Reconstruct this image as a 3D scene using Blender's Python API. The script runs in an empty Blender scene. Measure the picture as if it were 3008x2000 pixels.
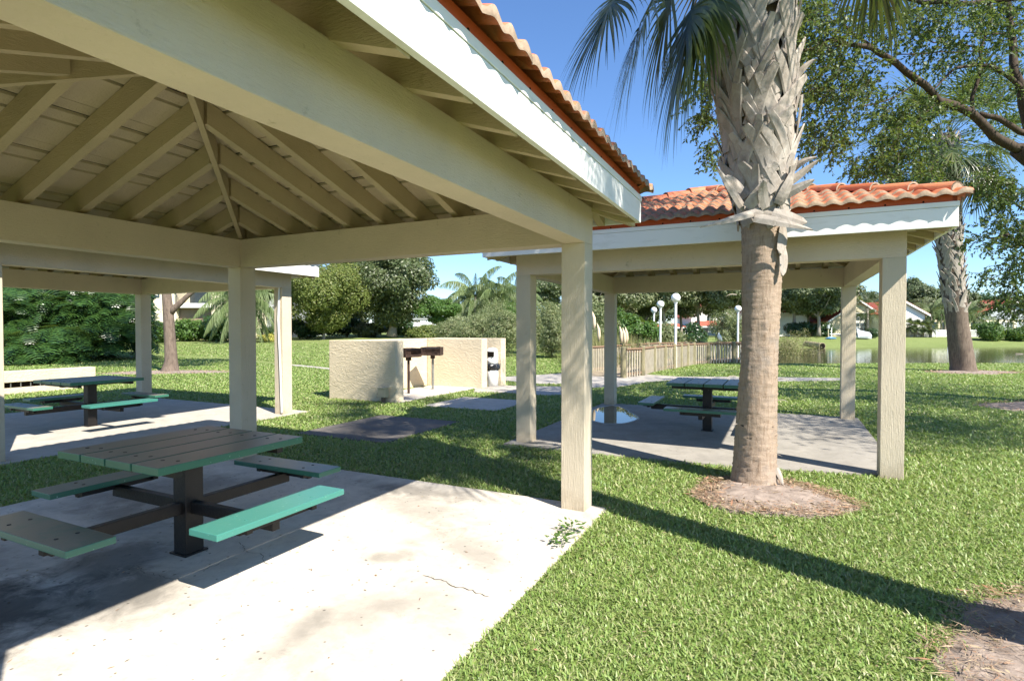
import bpy, bmesh, math, random
import numpy as np
from mathutils import Vector, Matrix, noise as mn
R = math.radians
C = bpy.context.scene.collection
sc = bpy.context.scene

# ------------------------------------------------------------------ camera, world, sun, exposure
CAMH, FPX, PITCH = 1.55, 1627.14, -0.0193
cd = bpy.data.cameras.new('camera'); cam = bpy.data.objects.new('camera', cd); C.objects.link(cam)
cd.sensor_fit = 'HORIZONTAL'; cd.sensor_width = 36.0; cd.lens = FPX / 3008 * 36.0
cd.clip_start = 0.05; cd.clip_end = 3000
cam.location = (0, 0, CAMH); cam.rotation_euler = (math.pi / 2 + PITCH, 0, 0)
sc.camera = cam

SUN_EL = R(46.0); SUN_H = Vector((0.63, -0.777, 0)).normalized()
w = bpy.data.worlds.new('World'); sc.world = w; w.use_nodes = True
nt = w.node_tree; bg = nt.nodes['Background']
sky = nt.nodes.new('ShaderNodeTexSky'); sky.sky_type = 'NISHITA'; sky.sun_disc = False
sky.sun_elevation = SUN_EL; sky.sun_rotation = math.atan2(SUN_H.x, SUN_H.y)
sky.altitude = 0; sky.air_density = 1.0; sky.dust_density = 0.1; sky.ozone_density = 9.0
nt.links.new(sky.outputs[0], bg.inputs[0]); bg.inputs[1].default_value = 0.10
sd = bpy.data.lights.new('sun', 'SUN'); sun = bpy.data.objects.new('sun', sd); C.objects.link(sun)
sd.energy = 4.9; sd.angle = R(0.53); sd.color = (1.0, 0.94, 0.84)
sdir = Vector((SUN_H.x * math.cos(SUN_EL), SUN_H.y * math.cos(SUN_EL), math.sin(SUN_EL)))
sun.rotation_euler = sdir.to_track_quat('Z', 'Y').to_euler(); sun.location = (5, -8, 20)
vs = sc.view_settings
vs.view_transform = 'Standard'; vs.look = 'None'; vs.gamma = 1.0; vs.exposure = 1.26; vs.use_curve_mapping = False
sc.render.engine = 'CYCLES'
sc.cycles.max_bounces = 6; sc.cycles.diffuse_bounces = 4; sc.cycles.transparent_max_bounces = 6
try: sc.cycles.use_denoising = True
except Exception: pass

# ------------------------------------------------------------------ helpers
def ray(u, v):
    x = (u - 1504) / FPX; y = -(v - 1000) / FPX
    c, s = math.cos(PITCH), math.sin(PITCH)
    return Vector((x, c - s * y, s + c * y))
def at(u, v, Y):
    d = ray(u, v); return Vector((0, 0, CAMH)) + d * (Y / d.y)
def on(u, v, z=0.0):
    d = ray(u, v); return Vector((0, 0, CAMH)) + d * ((z - CAMH) / d.z)

POND = np.array([(12.5, 28.2), (10.8, 31), (13, 36), (17, 42), (22, 48), (28, 58), (36, 66), (52, 70), (80, 72), (130, 66), (150, 45), (120, 33), (40, 29), (20, 28.4)], float)
def sdist(x, y):
    x = np.asarray(x, float); y = np.asarray(y, float)
    d = np.full(x.shape, 1e9); ins = np.zeros(x.shape, bool); n = len(POND)
    for i in range(n):
        ax, ay = POND[i]; bx, by = POND[(i + 1) % n]
        ex, ey = bx - ax, by - ay
        t = np.clip(((x - ax) * ex + (y - ay) * ey) / (ex * ex + ey * ey), 0, 1)
        d = np.minimum(d, np.hypot(x - ax - t * ex, y - ay - t * ey))
        cond = ((ay > y) != (by > y)) & (x < (bx - ax) * (y - ay) / (by - ay + 1e-12) + ax)
        ins ^= cond
    return np.where(ins, -d, d)
def sm(t): t = np.clip(t, 0, 1); return t * t * (3 - 2 * t)
GZ = -0.03
def hgt(x, y):
    x = np.asarray(x, float); y = np.asarray(y, float)
    left = 0.0237 * np.clip(y - 24, 0, 42)
    far = 0.5 * sm((y - 45) / 25)
    t = sm((x - 0.12 * y) / 6)
    land = left * (1 - t) + far * t
    d = sdist(x, y)
    wd = 2.6 + 12.4 * sm((y - 40) / 12)
    wob = 0.02 * np.sin(x * .7 + 1) * np.sin(y * .6) * sm((y - 14) / 10)
    z = np.where(d > 0, -0.75 + (land + 0.75) * sm(d / wd), -0.75 - 0.9 * np.clip(-d / 2.5, 0, 1))
    return z + wob + GZ
def hz(x, y): return float(hgt(np.array([x]), np.array([y]))[0])
def ground(u, v):
    d = ray(u, v); t = 1.0
    for k in range(4000):
        p = Vector((0, 0, CAMH)) + d * t
        if p.z <= hz(p.x, p.y): return p
        t *= 1.004
    return p

def tag(o, label=None, cat=None, group=None, kind=None):
    if label: o['label'] = label
    if cat: o['category'] = cat
    if group: o['group'] = group
    if kind: o['kind'] = kind
    return o
def empty(name, loc=(0, 0, 0), rz=0.0, label=None, cat=None, group=None):
    o = bpy.data.objects.new(name, None); C.objects.link(o); o.location = loc; o.rotation_euler = (0, 0, rz)
    o.empty_display_size = 0.2
    return tag(o, label, cat, group)
def kids(o): return [c for c in o.children]
def copy_tree(o, parent=None):
    c = o.copy(); C.objects.link(c)
    if parent is not None: c.parent = parent
    for ch in kids(o): copy_tree(ch, c)
    return c

class MB:
    def __init__(s): s.v = []; s.f = []; s.m = []; s.sm = False
    def add(s, vs_, fs_, mi=0):
        b = len(s.v); s.v += [tuple(q) for q in vs_]; s.f += [tuple(b + i for i in f) for f in fs_]; s.m += [mi] * len(fs_)
    def box(s, x0, x1, y0, y1, z0, z1, mi=0, M=None, bev=0.0):
        P = [Vector(q) for q in ((x0, y0, z0), (x1, y0, z0), (x1, y1, z0), (x0, y1, z0), (x0, y0, z1), (x1, y0, z1), (x1, y1, z1), (x0, y1, z1))]
        F = [(0, 3, 2, 1), (4, 5, 6, 7), (0, 1, 5, 4), (1, 2, 6, 5), (2, 3, 7, 6), (3, 0, 4, 7)]
        if bev > 0:
            bm = bmesh.new(); vv = [bm.verts.new(q) for q in P]
            for f in F: bm.faces.new([vv[i] for i in f])
            bmesh.ops.bevel(bm, geom=list(bm.edges), offset=bev, segments=2, affect='EDGES', profile=0.6)
            bm.verts.index_update()
            P = [v.co.copy() for v in bm.verts]; F = [tuple(v.index for v in f.verts) for f in bm.faces]; bm.free()
        if M is not None: P = [M @ q for q in P]
        s.add(P, F, mi)
    def hexa(s, P, mi=0):
        s.add(P, [(0, 3, 2, 1), (4, 5, 6, 7), (0, 1, 5, 4), (1, 2, 6, 5), (2, 3, 7, 6), (3, 0, 4, 7)], mi)
    def tube(s, pts, rad, n=8, mi=0, cap=True, sx=1.0):
        pts = [Vector(p) for p in pts]; rings = []
        if not hasattr(rad, '__len__'): rad = [rad] * len(pts)
        up = Vector((0.13, 0.31, 0.94)).normalized(); prev = None; b = len(s.v)
        for i, p in enumerate(pts):
            t = (pts[min(i + 1, len(pts) - 1)] - pts[max(i - 1, 0)]).normalized()
            if prev is None:
                a = t.cross(up)
                if a.length < 1e-3: a = t.cross(Vector((1, 0, 0)))
                a.normalize()
            else:
                a = prev - t * prev.dot(t); a.normalize()
            prev = a; c = t.cross(a)
            for k in range(n):
                th = 2 * math.pi * k / n
                s.v.append(tuple(p + (a * math.cos(th) * sx + c * math.sin(th)) * rad[i]))
        for i in range(len(pts) - 1):
            for k in range(n):
                k2 = (k + 1) % n
                s.f.append((b + i * n + k, b + i * n + k2, b + (i + 1) * n + k2, b + (i + 1) * n + k)); s.m.append(mi)
        if cap:
            s.f.append(tuple(b + k for k in reversed(range(n)))); s.m.append(mi)
            s.f.append(tuple(b + (len(pts) - 1) * n + k for k in range(n))); s.m.append(mi)
    def lathe(s, prof, cx=0, cy=0, n=24, mi=0):
        b = len(s.v)
        for r, z in prof:
            for k in range(n):
                th = 2 * math.pi * k / n; s.v.append((cx + r * math.cos(th), cy + r * math.sin(th), z))
        for i in range(len(prof) - 1):
            for k in range(n):
                k2 = (k + 1) % n
                s.f.append((b + i * n + k, b + i * n + k2, b + (i + 1) * n + k2, b + (i + 1) * n + k)); s.m.append(mi)
        s.f.append(tuple(b + k for k in reversed(range(n)))); s.m.append(mi)
        s.f.append(tuple(b + (len(prof) - 1) * n + k for k in range(n))); s.m.append(mi)
    def build(s, name, mats, parent=None, smooth=False):
        me = bpy.data.meshes.new(name); me.from_pydata(s.v, [], s.f); 
        if not isinstance(mats, (list, tuple)): mats = [mats]
        for m_ in mats: me.materials.append(m_)
        if len(mats) > 1: me.polygons.foreach_set('material_index', s.m)
        if smooth or s.sm: me.polygons.foreach_set('use_smooth', [True] * len(s.f))
        me.update()
        o = bpy.data.objects.new(name, me); C.objects.link(o)
        if parent is not None: o.parent = parent
        return o
def npmesh(name, V, F, mat_, parent=None, smooth=False):
    """V (n,3), F (m,k) same-size faces"""
    V = np.ascontiguousarray(V, np.float32); F = np.ascontiguousarray(F, np.int32); m, k = F.shape
    me = bpy.data.meshes.new(name); me.vertices.add(len(V)); me.vertices.foreach_set('co', V.ravel())
    me.loops.add(m * k); me.loops.foreach_set('vertex_index', F.ravel())
    me.polygons.add(m); me.polygons.foreach_set('loop_start', np.arange(0, m * k, k, dtype=np.int32))
    try: me.polygons.foreach_set('loop_total', np.full(m, k, np.int32))
    except Exception: pass
    if smooth: me.polygons.foreach_set('use_smooth', np.ones(m, bool))
    me.update(calc_edges=True)
    for q in (mat_ if isinstance(mat_, (list, tuple)) else [mat_]): me.materials.append(q)
    o = bpy.data.objects.new(name, me); C.objects.link(o)
    if parent is not None: o.parent = parent
    return o

# ------------------------------------------------------------------ materials
def newmat(name):
    m = bpy.data.materials.new(name); m.use_nodes = True; n = m.node_tree
    return m, n, n.nodes['Principled BSDF'], n.nodes['Material Output']
def nd(n, t, **kw):
    a = n.nodes.new(t)
    for k, v_ in kw.items():
        if k in a.inputs.keys() if hasattr(a.inputs, 'keys') else False: a.inputs[k].default_value = v_
        else: setattr(a, k, v_)
    return a
def noise(n, co, scale, detail=4, rough=0.55, dist=0.0, vec=None):
    t = n.nodes.new('ShaderNodeTexNoise'); t.inputs['Scale'].default_value = scale; t.inputs['Detail'].default_value = detail
    t.inputs['Roughness'].default_value = rough; t.inputs['Distortion'].default_value = dist
    if vec is not None:
        mp = n.nodes.new('ShaderNodeMapping'); mp.inputs['Scale'].default_value = vec; n.links.new(co, mp.inputs[0]); co = mp.outputs[0]
    n.links.new(co, t.inputs['Vector']); return t.outputs['Fac']
def ramp(n, fac, stops):
    r = n.nodes.new('ShaderNodeValToRGB'); els = r.color_ramp.elements
    while len(els) > 1: els.remove(els[-1])
    els[0].position = stops[0][0]; els[0].color = tuple(stops[0][1]) + (1,)
    for p_, c_ in stops[1:]:
        e = els.new(p_); e.color = tuple(c_) + (1,)
    n.links.new(fac, r.inputs[0]); return r.outputs[0]
def mix(n, fac, a, b, typ='MIX'):
    m = n.nodes.new('ShaderNodeMix'); m.data_type = 'RGBA'; m.blend_type = typ
    if isinstance(fac, (int, float)): m.inputs[0].default_value = fac
    else: n.links.new(fac, m.inputs[0])
    for i, q in ((6, a), (7, b)):
        if isinstance(q, (tuple, list)): m.inputs[i].default_value = tuple(q) + (1,) if len(q) == 3 else q
        else: n.links.new(q, m.inputs[i])
    return m.outputs[2]
def bump(n, hs, bsdf, strength=0.3, dist=0.01):
    prev = None
    for (h_, s_, d_) in hs:
        b = n.nodes.new('ShaderNodeBump'); b.inputs['Strength'].default_value = s_; b.inputs['Distance'].default_value = d_
        n.links.new(h_, b.inputs['Height'])
        if prev is not None: n.links.new(prev, b.inputs['Normal'])
        prev = b.outputs[0]
    n.links.new(prev, bsdf.inputs['Normal'])
def fac_lt(n, val, lo, hi):
    m = n.nodes.new('ShaderNodeMapRange'); m.inputs[1].default_value = lo; m.inputs[2].default_value = hi
    n.links.new(val, m.inputs[0]); return m.outputs[0]
def gray(v): return (v, v, v)

def m_painted_wood(name, col, dark, grain=(1, 1, 12)):
    m, n, b, o = newmat(name); tc = n.nodes.new('ShaderNodeTexCoord').outputs['Object']
    big = noise(n, tc, 1.7, 5, .6); fine = noise(n, tc, 45, 4, .6)
    gr = noise(n, tc, 9, 6, .65, 0.6, grain)
    blot = noise(n, tc, 7, 6, .7)
    c1 = mix(n, fac_lt(n, big, .35, .7), col, tuple(x * .88 for x in col))
    c2 = mix(n, fac_lt(n, blot, .64, .78), c1, dark)
    c3 = mix(n, fac_lt(n, fine, .68, .78), c2, tuple(x * .8 for x in col))
    sx = n.nodes.new('ShaderNodeSeparateXYZ'); n.links.new(tc, sx.inputs[0])
    ft = n.nodes.new('ShaderNodeMath'); ft.operation = 'MULTIPLY_ADD'; n.links.new(blot, ft.inputs[0]); ft.inputs[1].default_value = .55; n.links.new(sx.outputs[2], ft.inputs[2])
    mr = n.nodes.new('ShaderNodeMapRange'); mr.inputs[1].default_value = .42; mr.inputs[2].default_value = .22; mr.inputs[4].default_value = .55; n.links.new(ft.outputs[0], mr.inputs[0])
    c3 = mix(n, mr.outputs[0], c3, (.30, .235, .15))
    n.links.new(c3, b.inputs['Base Color']); b.inputs['Roughness'].default_value = .75; b.inputs['Specular IOR Level'].default_value = .25
    bump(n, [(gr, .8, .010), (noise(n, tc, 70, 3, .6), .5, .004)], b)
    return m
TAN = (0.50, 0.425, 0.29)
M = {}
M['post'] = m_painted_wood('painted_post_wood', (0.58, 0.50, 0.375), (0.38, 0.32, 0.22), (14, 14, 0.8))
M['beam'] = m_painted_wood('painted_beam_wood', (0.65, 0.55, 0.43), (0.34, 0.28, 0.18), (2.2, 2.2, 14))
M['rafter'] = m_painted_wood('painted_rafter_wood', (0.53, 0.43, 0.27), (0.26, 0.20, 0.11), (2.2, 2.2, 14))
M['deck'] = m_painted_wood('painted_roof_deck', (0.56, 0.465, 0.32), (0.33, 0.26, 0.16), (3, 3, 3))
def m_simple(name, col, rough=.6, spec=.4, metal=0, bs=0, bscale=60, var=.15, vs_=3.0):
    m, n, b, o = newmat(name); tc = n.nodes.new('ShaderNodeTexCoord').outputs['Object']
    c = mix(n, fac_lt(n, noise(n, tc, vs_, 5, .6), .3, .7), tuple(x * (1 + var * .4) for x in col), tuple(x * (1 - var) for x in col))
    n.links.new(c, b.inputs['Base Color']); b.inputs['Roughness'].default_value = rough
    b.inputs['Specular IOR Level'].default_value = spec; b.inputs['Metallic'].default_value = metal
    if bs: bump(n, [(noise(n, tc, bscale, 4, .6), bs, .01)], b)
    return m
def m_fascia():
    m, n, b, o = newmat('white_fascia_paint'); tc = n.nodes.new('ShaderNodeTexCoord').outputs['Object']
    st = noise(n, tc, 3, 6, .7, .3, (1, 1, 5)); sp = noise(n, tc, 26, 4, .7)
    c = mix(n, fac_lt(n, st, .55, .85), (.80, .80, .76), (.60, .60, .53)); c = mix(n, fac_lt(n, sp, .70, .76), c, (.35, .33, .27))
    n.links.new(c, b.inputs['Base Color']); b.inputs['Roughness'].default_value = .45
    bump(n, [(noise(n, tc, 30, 4, .6), .2, .004)], b)
    return m
M['white'] = m_fascia()
def m_tile():
    m, n, b, o = newmat('terracotta_roof_tile'); tc = n.nodes.new('ShaderNodeTexCoord').outputs['Object']
    vo = n.nodes.new('ShaderNodeTexVoronoi'); vo.feature = 'F1'; vo.inputs['Scale'].default_value = 3.2; n.links.new(tc, vo.inputs['Vector'])
    sx = n.nodes.new('ShaderNodeSeparateColor'); n.links.new(vo.outputs['Color'], sx.inputs[0])
    c = ramp(n, sx.outputs[0], [(0, (.42, .115, .045)), (.4, (.54, .165, .065)), (.75, (.58, .21, .095)), (1, (.45, .17, .09))])
    c = mix(n, fac_lt(n, noise(n, tc, 10, 6, .7), .5, .8), c, (.30, .16, .10))
    c = mix(n, fac_lt(n, noise(n, tc, 2.2, 4, .7), .60, .75), c, (.60, .24, .20))
    n.links.new(c, b.inputs['Base Color']); b.inputs['Roughness'].default_value = .62
    bump(n, [(noise(n, tc, 60, 4, .6), .4, .004)], b)
    return m
M['tile'] = m_tile()
M['tile_edge'] = m_simple('weathered_tile_edge', (.33, .25, .18), .9, .1, bs=.5, bscale=30, var=.4, vs_=14)
M['redboard'] = m_simple('red_closure_paint', (.50, .10, .035), .55, .3, var=.2)
M['hole'] = m_simple('dark_hole', (.01, .008, .006), .9, .1)
M['ridge'] = m_tile(); M['ridge'].name = 'ridge_tile_glaze'
M['black'] = m_simple('blackened_steel', (.011, .009, .008), .5, .4, bs=.3, bscale=40, var=.5)
M['bolt'] = m_simple('dark_bolt', (.02, .02, .02), .5, .4)
M['fiber'] = m_simple('brown_fibre', (.28, .15, .07), .9, .1, var=.4, vs_=20)

def m_green(name, dirt, base=(.035, .30, .23)):
    m, n, b, o = newmat(name); tc = n.nodes.new('ShaderNodeTexCoord').outputs['Object']
    ge = n.nodes.new('ShaderNodeNewGeometry'); sp = n.nodes.new('ShaderNodeSeparateXYZ'); n.links.new(ge.outputs['True Normal'], sp.inputs[0])
    up = fac_lt(n, sp.outputs[2], .5, .9)
    nz = fac_lt(n, noise(n, tc, 5, 6, .7), .0 if dirt > .9 else .2, .5)
    mu = n.nodes.new('ShaderNodeMath'); mu.operation = 'MULTIPLY'; n.links.new(up, mu.inputs[0]); n.links.new(nz, mu.inputs[1])
    m2 = n.nodes.new('ShaderNodeMath'); m2.operation = 'MULTIPLY'; n.links.new(mu.outputs[0], m2.inputs[0]); m2.inputs[1].default_value = dirt
    g = mix(n, fac_lt(n, noise(n, tc, 60, 3, .6), .66, .74), base, (.25, .42, .36))
    c = mix(n, m2.outputs[0], g, (.175, .155, .115))
    n.links.new(c, b.inputs['Base Color']); b.inputs['Roughness'].default_value = .38; b.inputs['Specular IOR Level'].default_value = .5
    bump(n, [(noise(n, tc, 30, 4, .6, 0, (1, 1, 1)), .2, .004)], b)
    return m
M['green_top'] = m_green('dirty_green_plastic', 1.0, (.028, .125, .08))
M['shaded_seat'] = m_green('shaded_green_plastic', .85, (.03, .13, .09))  # dirt plus a darker green, shade painted in for the unlit seats
M['sunlit_seat'] = m_green('sunlit_teal_plastic', .04, (.045, .19, .155))  # sunlit copy of the seat plastic, brightness put into the colour

def m_concrete(name, base, stain, sa=.5, holes=True):
    m, n, b, o = newmat(name); tc = n.nodes.new('ShaderNodeTexCoord').outputs['Object']
    big = noise(n, tc, .9, 8, .62, .8); med = noise(n, tc, 3.5, 8, .7, .5); fine = noise(n, tc, 60, 5, .65)
    c = mix(n, fac_lt(n, med, .35, .72), base, tuple(x * .72 for x in base))
    c = mix(n, fac_lt(n, noise(n, tc, 11, 8, .8, .4), .55, .72), c, tuple(x * .58 for x in base))
    f = fac_lt(n, big, .50, .74); mu = n.nodes.new('ShaderNodeMath'); mu.operation = 'MULTIPLY'; n.links.new(f, mu.inputs[0]); mu.inputs[1].default_value = sa
    c = mix(n, mu.outputs[0], c, stain)
    c = mix(n, fac_lt(n, fine, .62, .76), c, tuple(x * .75 for x in base))
    # small pits and dots
    vo = n.nodes.new('ShaderNodeTexVoronoi'); vo.inputs['Scale'].default_value = 17; n.links.new(tc, vo.inputs['Vector'])
    dots = n.nodes.new('ShaderNodeMapRange'); dots.inputs[1].default_value = .10; dots.inputs[2].default_value = .17; dots.inputs[3].default_value = 1; dots.inputs[4].default_value = 0
    n.links.new(vo.outputs['Distance'], dots.inputs[0])
    sc_ = n.nodes.new('ShaderNodeSeparateColor'); n.links.new(vo.outputs['Color'], sc_.inputs[0])
    few = fac_lt(n, sc_.outputs[0], .62, .66)
    m2 = n.nodes.new('ShaderNodeMath'); m2.operation = 'MULTIPLY'; n.links.new(dots.outputs[0], m2.inputs[0]); n.links.new(few, m2.inputs[1])
    m3 = n.nodes.new('ShaderNodeMath'); m3.operation = 'MULTIPLY'; n.links.new(m2.outputs[0], m3.inputs[0]); m3.inputs[1].default_value = .75
    c = mix(n, m3.outputs[0], c, (.09, .08, .065))
    n.links.new(c, b.inputs['Base Color']); b.inputs['Roughness'].default_value = .85; b.inputs['Specular IOR Level'].default_value = .2
    bump(n, [(fine, .25, .003), (med, .2, .01)], b)
    return m, n, b, c, tc
def m_slab(name, base, stain, sa, mold=None):
    m, n, b, c, tc = m_concrete(name, base, stain, sa)
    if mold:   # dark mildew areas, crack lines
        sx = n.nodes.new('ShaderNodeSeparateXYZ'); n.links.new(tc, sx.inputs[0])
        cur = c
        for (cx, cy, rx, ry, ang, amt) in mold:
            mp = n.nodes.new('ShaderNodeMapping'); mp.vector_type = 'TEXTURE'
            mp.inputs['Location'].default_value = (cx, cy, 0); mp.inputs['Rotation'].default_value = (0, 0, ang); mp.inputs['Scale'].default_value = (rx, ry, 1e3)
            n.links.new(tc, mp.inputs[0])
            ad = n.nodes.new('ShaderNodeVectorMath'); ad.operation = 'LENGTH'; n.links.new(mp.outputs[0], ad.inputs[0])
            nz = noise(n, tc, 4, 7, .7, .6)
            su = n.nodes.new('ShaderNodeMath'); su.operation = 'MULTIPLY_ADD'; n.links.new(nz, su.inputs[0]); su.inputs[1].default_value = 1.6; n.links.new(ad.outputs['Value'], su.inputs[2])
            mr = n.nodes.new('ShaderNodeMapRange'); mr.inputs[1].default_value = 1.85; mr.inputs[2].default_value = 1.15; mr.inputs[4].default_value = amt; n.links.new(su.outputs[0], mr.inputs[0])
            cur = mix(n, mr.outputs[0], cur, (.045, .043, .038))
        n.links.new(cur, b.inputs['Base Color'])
    return m
M['slabA'] = m_slab('pale_concrete', (.60, .545, .465), (.27, .245, .21), .85,  # own pale tone of the concrete, mildew ellipses follow
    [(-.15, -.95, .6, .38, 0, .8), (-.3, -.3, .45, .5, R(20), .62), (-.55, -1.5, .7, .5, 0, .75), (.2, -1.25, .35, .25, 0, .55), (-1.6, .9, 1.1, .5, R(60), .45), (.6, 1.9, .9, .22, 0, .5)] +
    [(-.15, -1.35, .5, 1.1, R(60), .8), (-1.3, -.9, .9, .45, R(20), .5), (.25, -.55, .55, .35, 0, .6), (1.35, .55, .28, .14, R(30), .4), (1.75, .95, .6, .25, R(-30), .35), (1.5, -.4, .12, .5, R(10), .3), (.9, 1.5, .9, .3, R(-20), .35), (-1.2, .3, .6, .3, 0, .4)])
M['slabB'] = m_slab('grey_concrete_floor', (.47, .43, .37), (.34, .31, .27), .6)
M['slabC'] = m_slab('stained_concrete_floor', (.33, .305, .265), (.19, .175, .15), .7)
M['slabD'] = m_slab('dark_concrete', (.15, .135, .12), (.065, .058, .05), .8)  # base and stain tones darker than the other pads
M['path'] = m_slab('path_concrete', (.42, .385, .335), (.28, .25, .21), .5)
def m_stucco():
    m, n, b, o = newmat('tan_knockdown_stucco'); tc = n.nodes.new('ShaderNodeTexCoord').outputs['Object']
    c = mix(n, fac_lt(n, noise(n, tc, 1.5, 5, .6), .3, .7), (.61, .52, .375), (.54, .455, .32))
    n.links.new(c, b.inputs['Base Color']); b.inputs['Roughness'].default_value = .85
    a = noise(n, tc, 5.5, 5, .55, 1.8, (1, 1, 2.2)); h = fac_lt(n, a, .47, .60)
    bump(n, [(h, .5, .010), (noise(n, tc, 60, 3, .6), .3, .004)], b)
    return m
M['stucco'] = m_stucco()
def m_leaf(name, cols, transl=.35, rough=.5, spec=.35, sc_=1.0):
    m, n, b, o = newmat(name)
    ge = n.nodes.new('ShaderNodeNewGeometry')
    k = len(cols); c = ramp(n, ge.outputs['Random Per Island'], [(i / (k - 1), tuple(x * sc_ for x in q)) for i, q in enumerate(cols)])
    n.links.new(c, b.inputs['Base Color']); b.inputs['Roughness'].default_value = rough; b.inputs['Specular IOR Level'].default_value = spec
    tr = n.nodes.new('ShaderNodeBsdfTranslucent'); tcol = mix(n, .5, c, (.32, .42, .05)); n.links.new(tcol, tr.inputs[0])
    mx = n.nodes.new('ShaderNodeMixShader'); mx.inputs[0].default_value = transl
    n.links.new(b.outputs[0], mx.inputs[1]); n.links.new(tr.outputs[0], mx.inputs[2]); n.links.new(mx.outputs[0], o.inputs['Surface'])
    return m
M['oak'] = m_leaf('oak_leaf', [(.09, .12, .045), (.06, .09, .03), (.13, .15, .065), (.045, .065, .022)], .25, .45, .5)
M['darkleaf'] = m_leaf('dark_shrub_leaf', [(.025, .06, .02), (.04, .085, .025), (.02, .045, .018)], .2, .35, .5)
M['midleaf'] = m_leaf('mid_green_leaf', [(.06, .13, .025), (.09, .17, .035), (.04, .09, .02)], .35)
M['paleleaf'] = m_leaf('pale_green_leaf', [(.13, .17, .04), (.17, .20, .05), (.09, .13, .03), (.20, .20, .06)], .35)
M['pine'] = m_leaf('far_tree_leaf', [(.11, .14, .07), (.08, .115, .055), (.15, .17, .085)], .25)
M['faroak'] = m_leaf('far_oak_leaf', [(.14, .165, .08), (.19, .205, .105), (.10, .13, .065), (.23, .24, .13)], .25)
M['willow'] = m_leaf('grey_green_leaf', [(.19, .22, .10), (.15, .19, .085), (.25, .25, .13)], .3)
M['reed'] = m_leaf('dry_reed', [(.28, .24, .11), (.18, .20, .07), (.34, .28, .15)], .3)
M['plume'] = m_simple('cream_plume', (.62, .50, .36), .95, .05)
M['phil'] = m_leaf('glossy_philodendron_leaf', [(.03, .075, .02), (.07, .15, .035), (.02, .05, .015), (.04, .10, .025)], .3, .28, .6)
M['frond'] = m_leaf('palm_frond_green', [(.025, .045, .02), (.045, .07, .03), (.07, .10, .04), (.13, .14, .06)], .25, .32, .6)
M['queen'] = m_leaf('queen_palm_green', [(.14, .20, .08), (.19, .24, .10), (.10, .15, .05)], .3)
M['yellow'] = m_leaf('yellow_croton_leaf', [(.50, .45, .10), (.35, .38, .08), (.60, .5, .15)], .3)
M['treeleaf'] = m_leaf('elm_leaf', [(.035, .075, .022), (.06, .11, .028), (.12, .16, .045), (.03, .055, .02)], .3, .5, .3)
M['blossom'] = m_leaf('pink_blossom', [(.75, .5, .48), (.7, .62, .55)], .3)
M['mulch'] = m_simple('mulch_soil', (.31, .25, .21), .95, .05, bs=.8, bscale=30, var=.5, vs_=9)
M['straw'] = m_leaf('pine_straw', [(.32, .16, .10), (.38, .25, .16), (.24, .17, .13), (.48, .38, .25), (.18, .11, .08)], .1, .8, .1)
def m_bark(name, c1, c2, vec=(1, 1, .25), sc_=14, bs=.8):
    m, n, b, o = newmat(name); tc = n.nodes.new('ShaderNodeTexCoord').outputs['Object']
    a = noise(n, tc, sc_, 6, .7, .8, vec)
    c = mix(n, fac_lt(n, a, .35, .65), c1, c2); n.links.new(c, b.inputs['Base Color']); b.inputs['Roughness'].default_value = .9; b.inputs['Specular IOR Level'].default_value = .1
    bump(n, [(a, bs, .02)], b); return m
M['bark'] = m_bark('grey_brown_bark', (.20, .155, .12), (.10, .075, .06))
M['limb'] = m_bark('limb_bark', (.095, .072, .055), (.045, .034, .027))
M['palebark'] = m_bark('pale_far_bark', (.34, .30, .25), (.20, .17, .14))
M['boot'] = m_bark('weathered_leaf_base', (.41, .365, .315), (.27, .23, .19), (.8, .8, .5), 12, .5)
def m_trunk():
    m, n, b, o = newmat('ringed_palm_bark'); tc = n.nodes.new('ShaderNodeTexCoord').outputs['Object']
    ring = noise(n, tc, 3, 6, .75, 1.2, (1.6, 1.6, 7)); fib = noise(n, tc, 7, 6, .75, .5, (6, 6, 1.1)); bl = noise(n, tc, 4, 5, .65)
    c = mix(n, fac_lt(n, ring, .38, .62), (.31, .235, .17), (.37, .285, .215))
    c = mix(n, fac_lt(n, fib, .5, .72), c, (.19, .13, .085))
    c = mix(n, fac_lt(n, bl, .5, .8), c, (.25, .22, .19))
    c = mix(n, fac_lt(n, noise(n, tc, 9, 2, .5, .3, (1, 1, 2.2)), .70, .76), c, (.06, .045, .035))
    n.links.new(c, b.inputs['Base Color']); b.inputs['Roughness'].default_value = .9; b.inputs['Specular IOR Level'].default_value = .1
    bump(n, [(fib, .8, .012), (ring, .35, .02)], b); return m
M['trunk'] = m_trunk()
def m_grassground():
    m, n, b, o = newmat('lawn_ground'); tc = n.nodes.new('ShaderNodeTexCoord').outputs['Object']
    big = noise(n, tc, .12, 5, .6); med = noise(n, tc, 1.4, 6, .65); fine = noise(n, tc, 22, 5, .75)
    c = mix(n, fac_lt(n, med, .35, .7), (.17, .23, .06), (.26, .30, .12))
    c = mix(n, fac_lt(n, big, .4, .65), c, (.24, .29, .10))
    c = mix(n, fac_lt(n, fine, .42, .64), mix(n, .5, c, (.03, .045, .01)), c)
    # soil around near area
    n.links.new(c, b.inputs['Base Color']); b.inputs['Roughness'].default_value = .95; b.inputs['Specular IOR Level'].default_value = .1
    bump(n, [(fine, .8, .03)], b); return m
M['lawn'] = m_grassground()
M['grass'] = m_leaf('grass_blade', [(.14, .23, .045), (.23, .33, .08), (.29, .38, .12), (.15, .27, .055), (.46, .43, .24), (.20, .31, .07), (.28, .37, .10), (.38, .39, .17)], .35, .42, .35)
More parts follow.
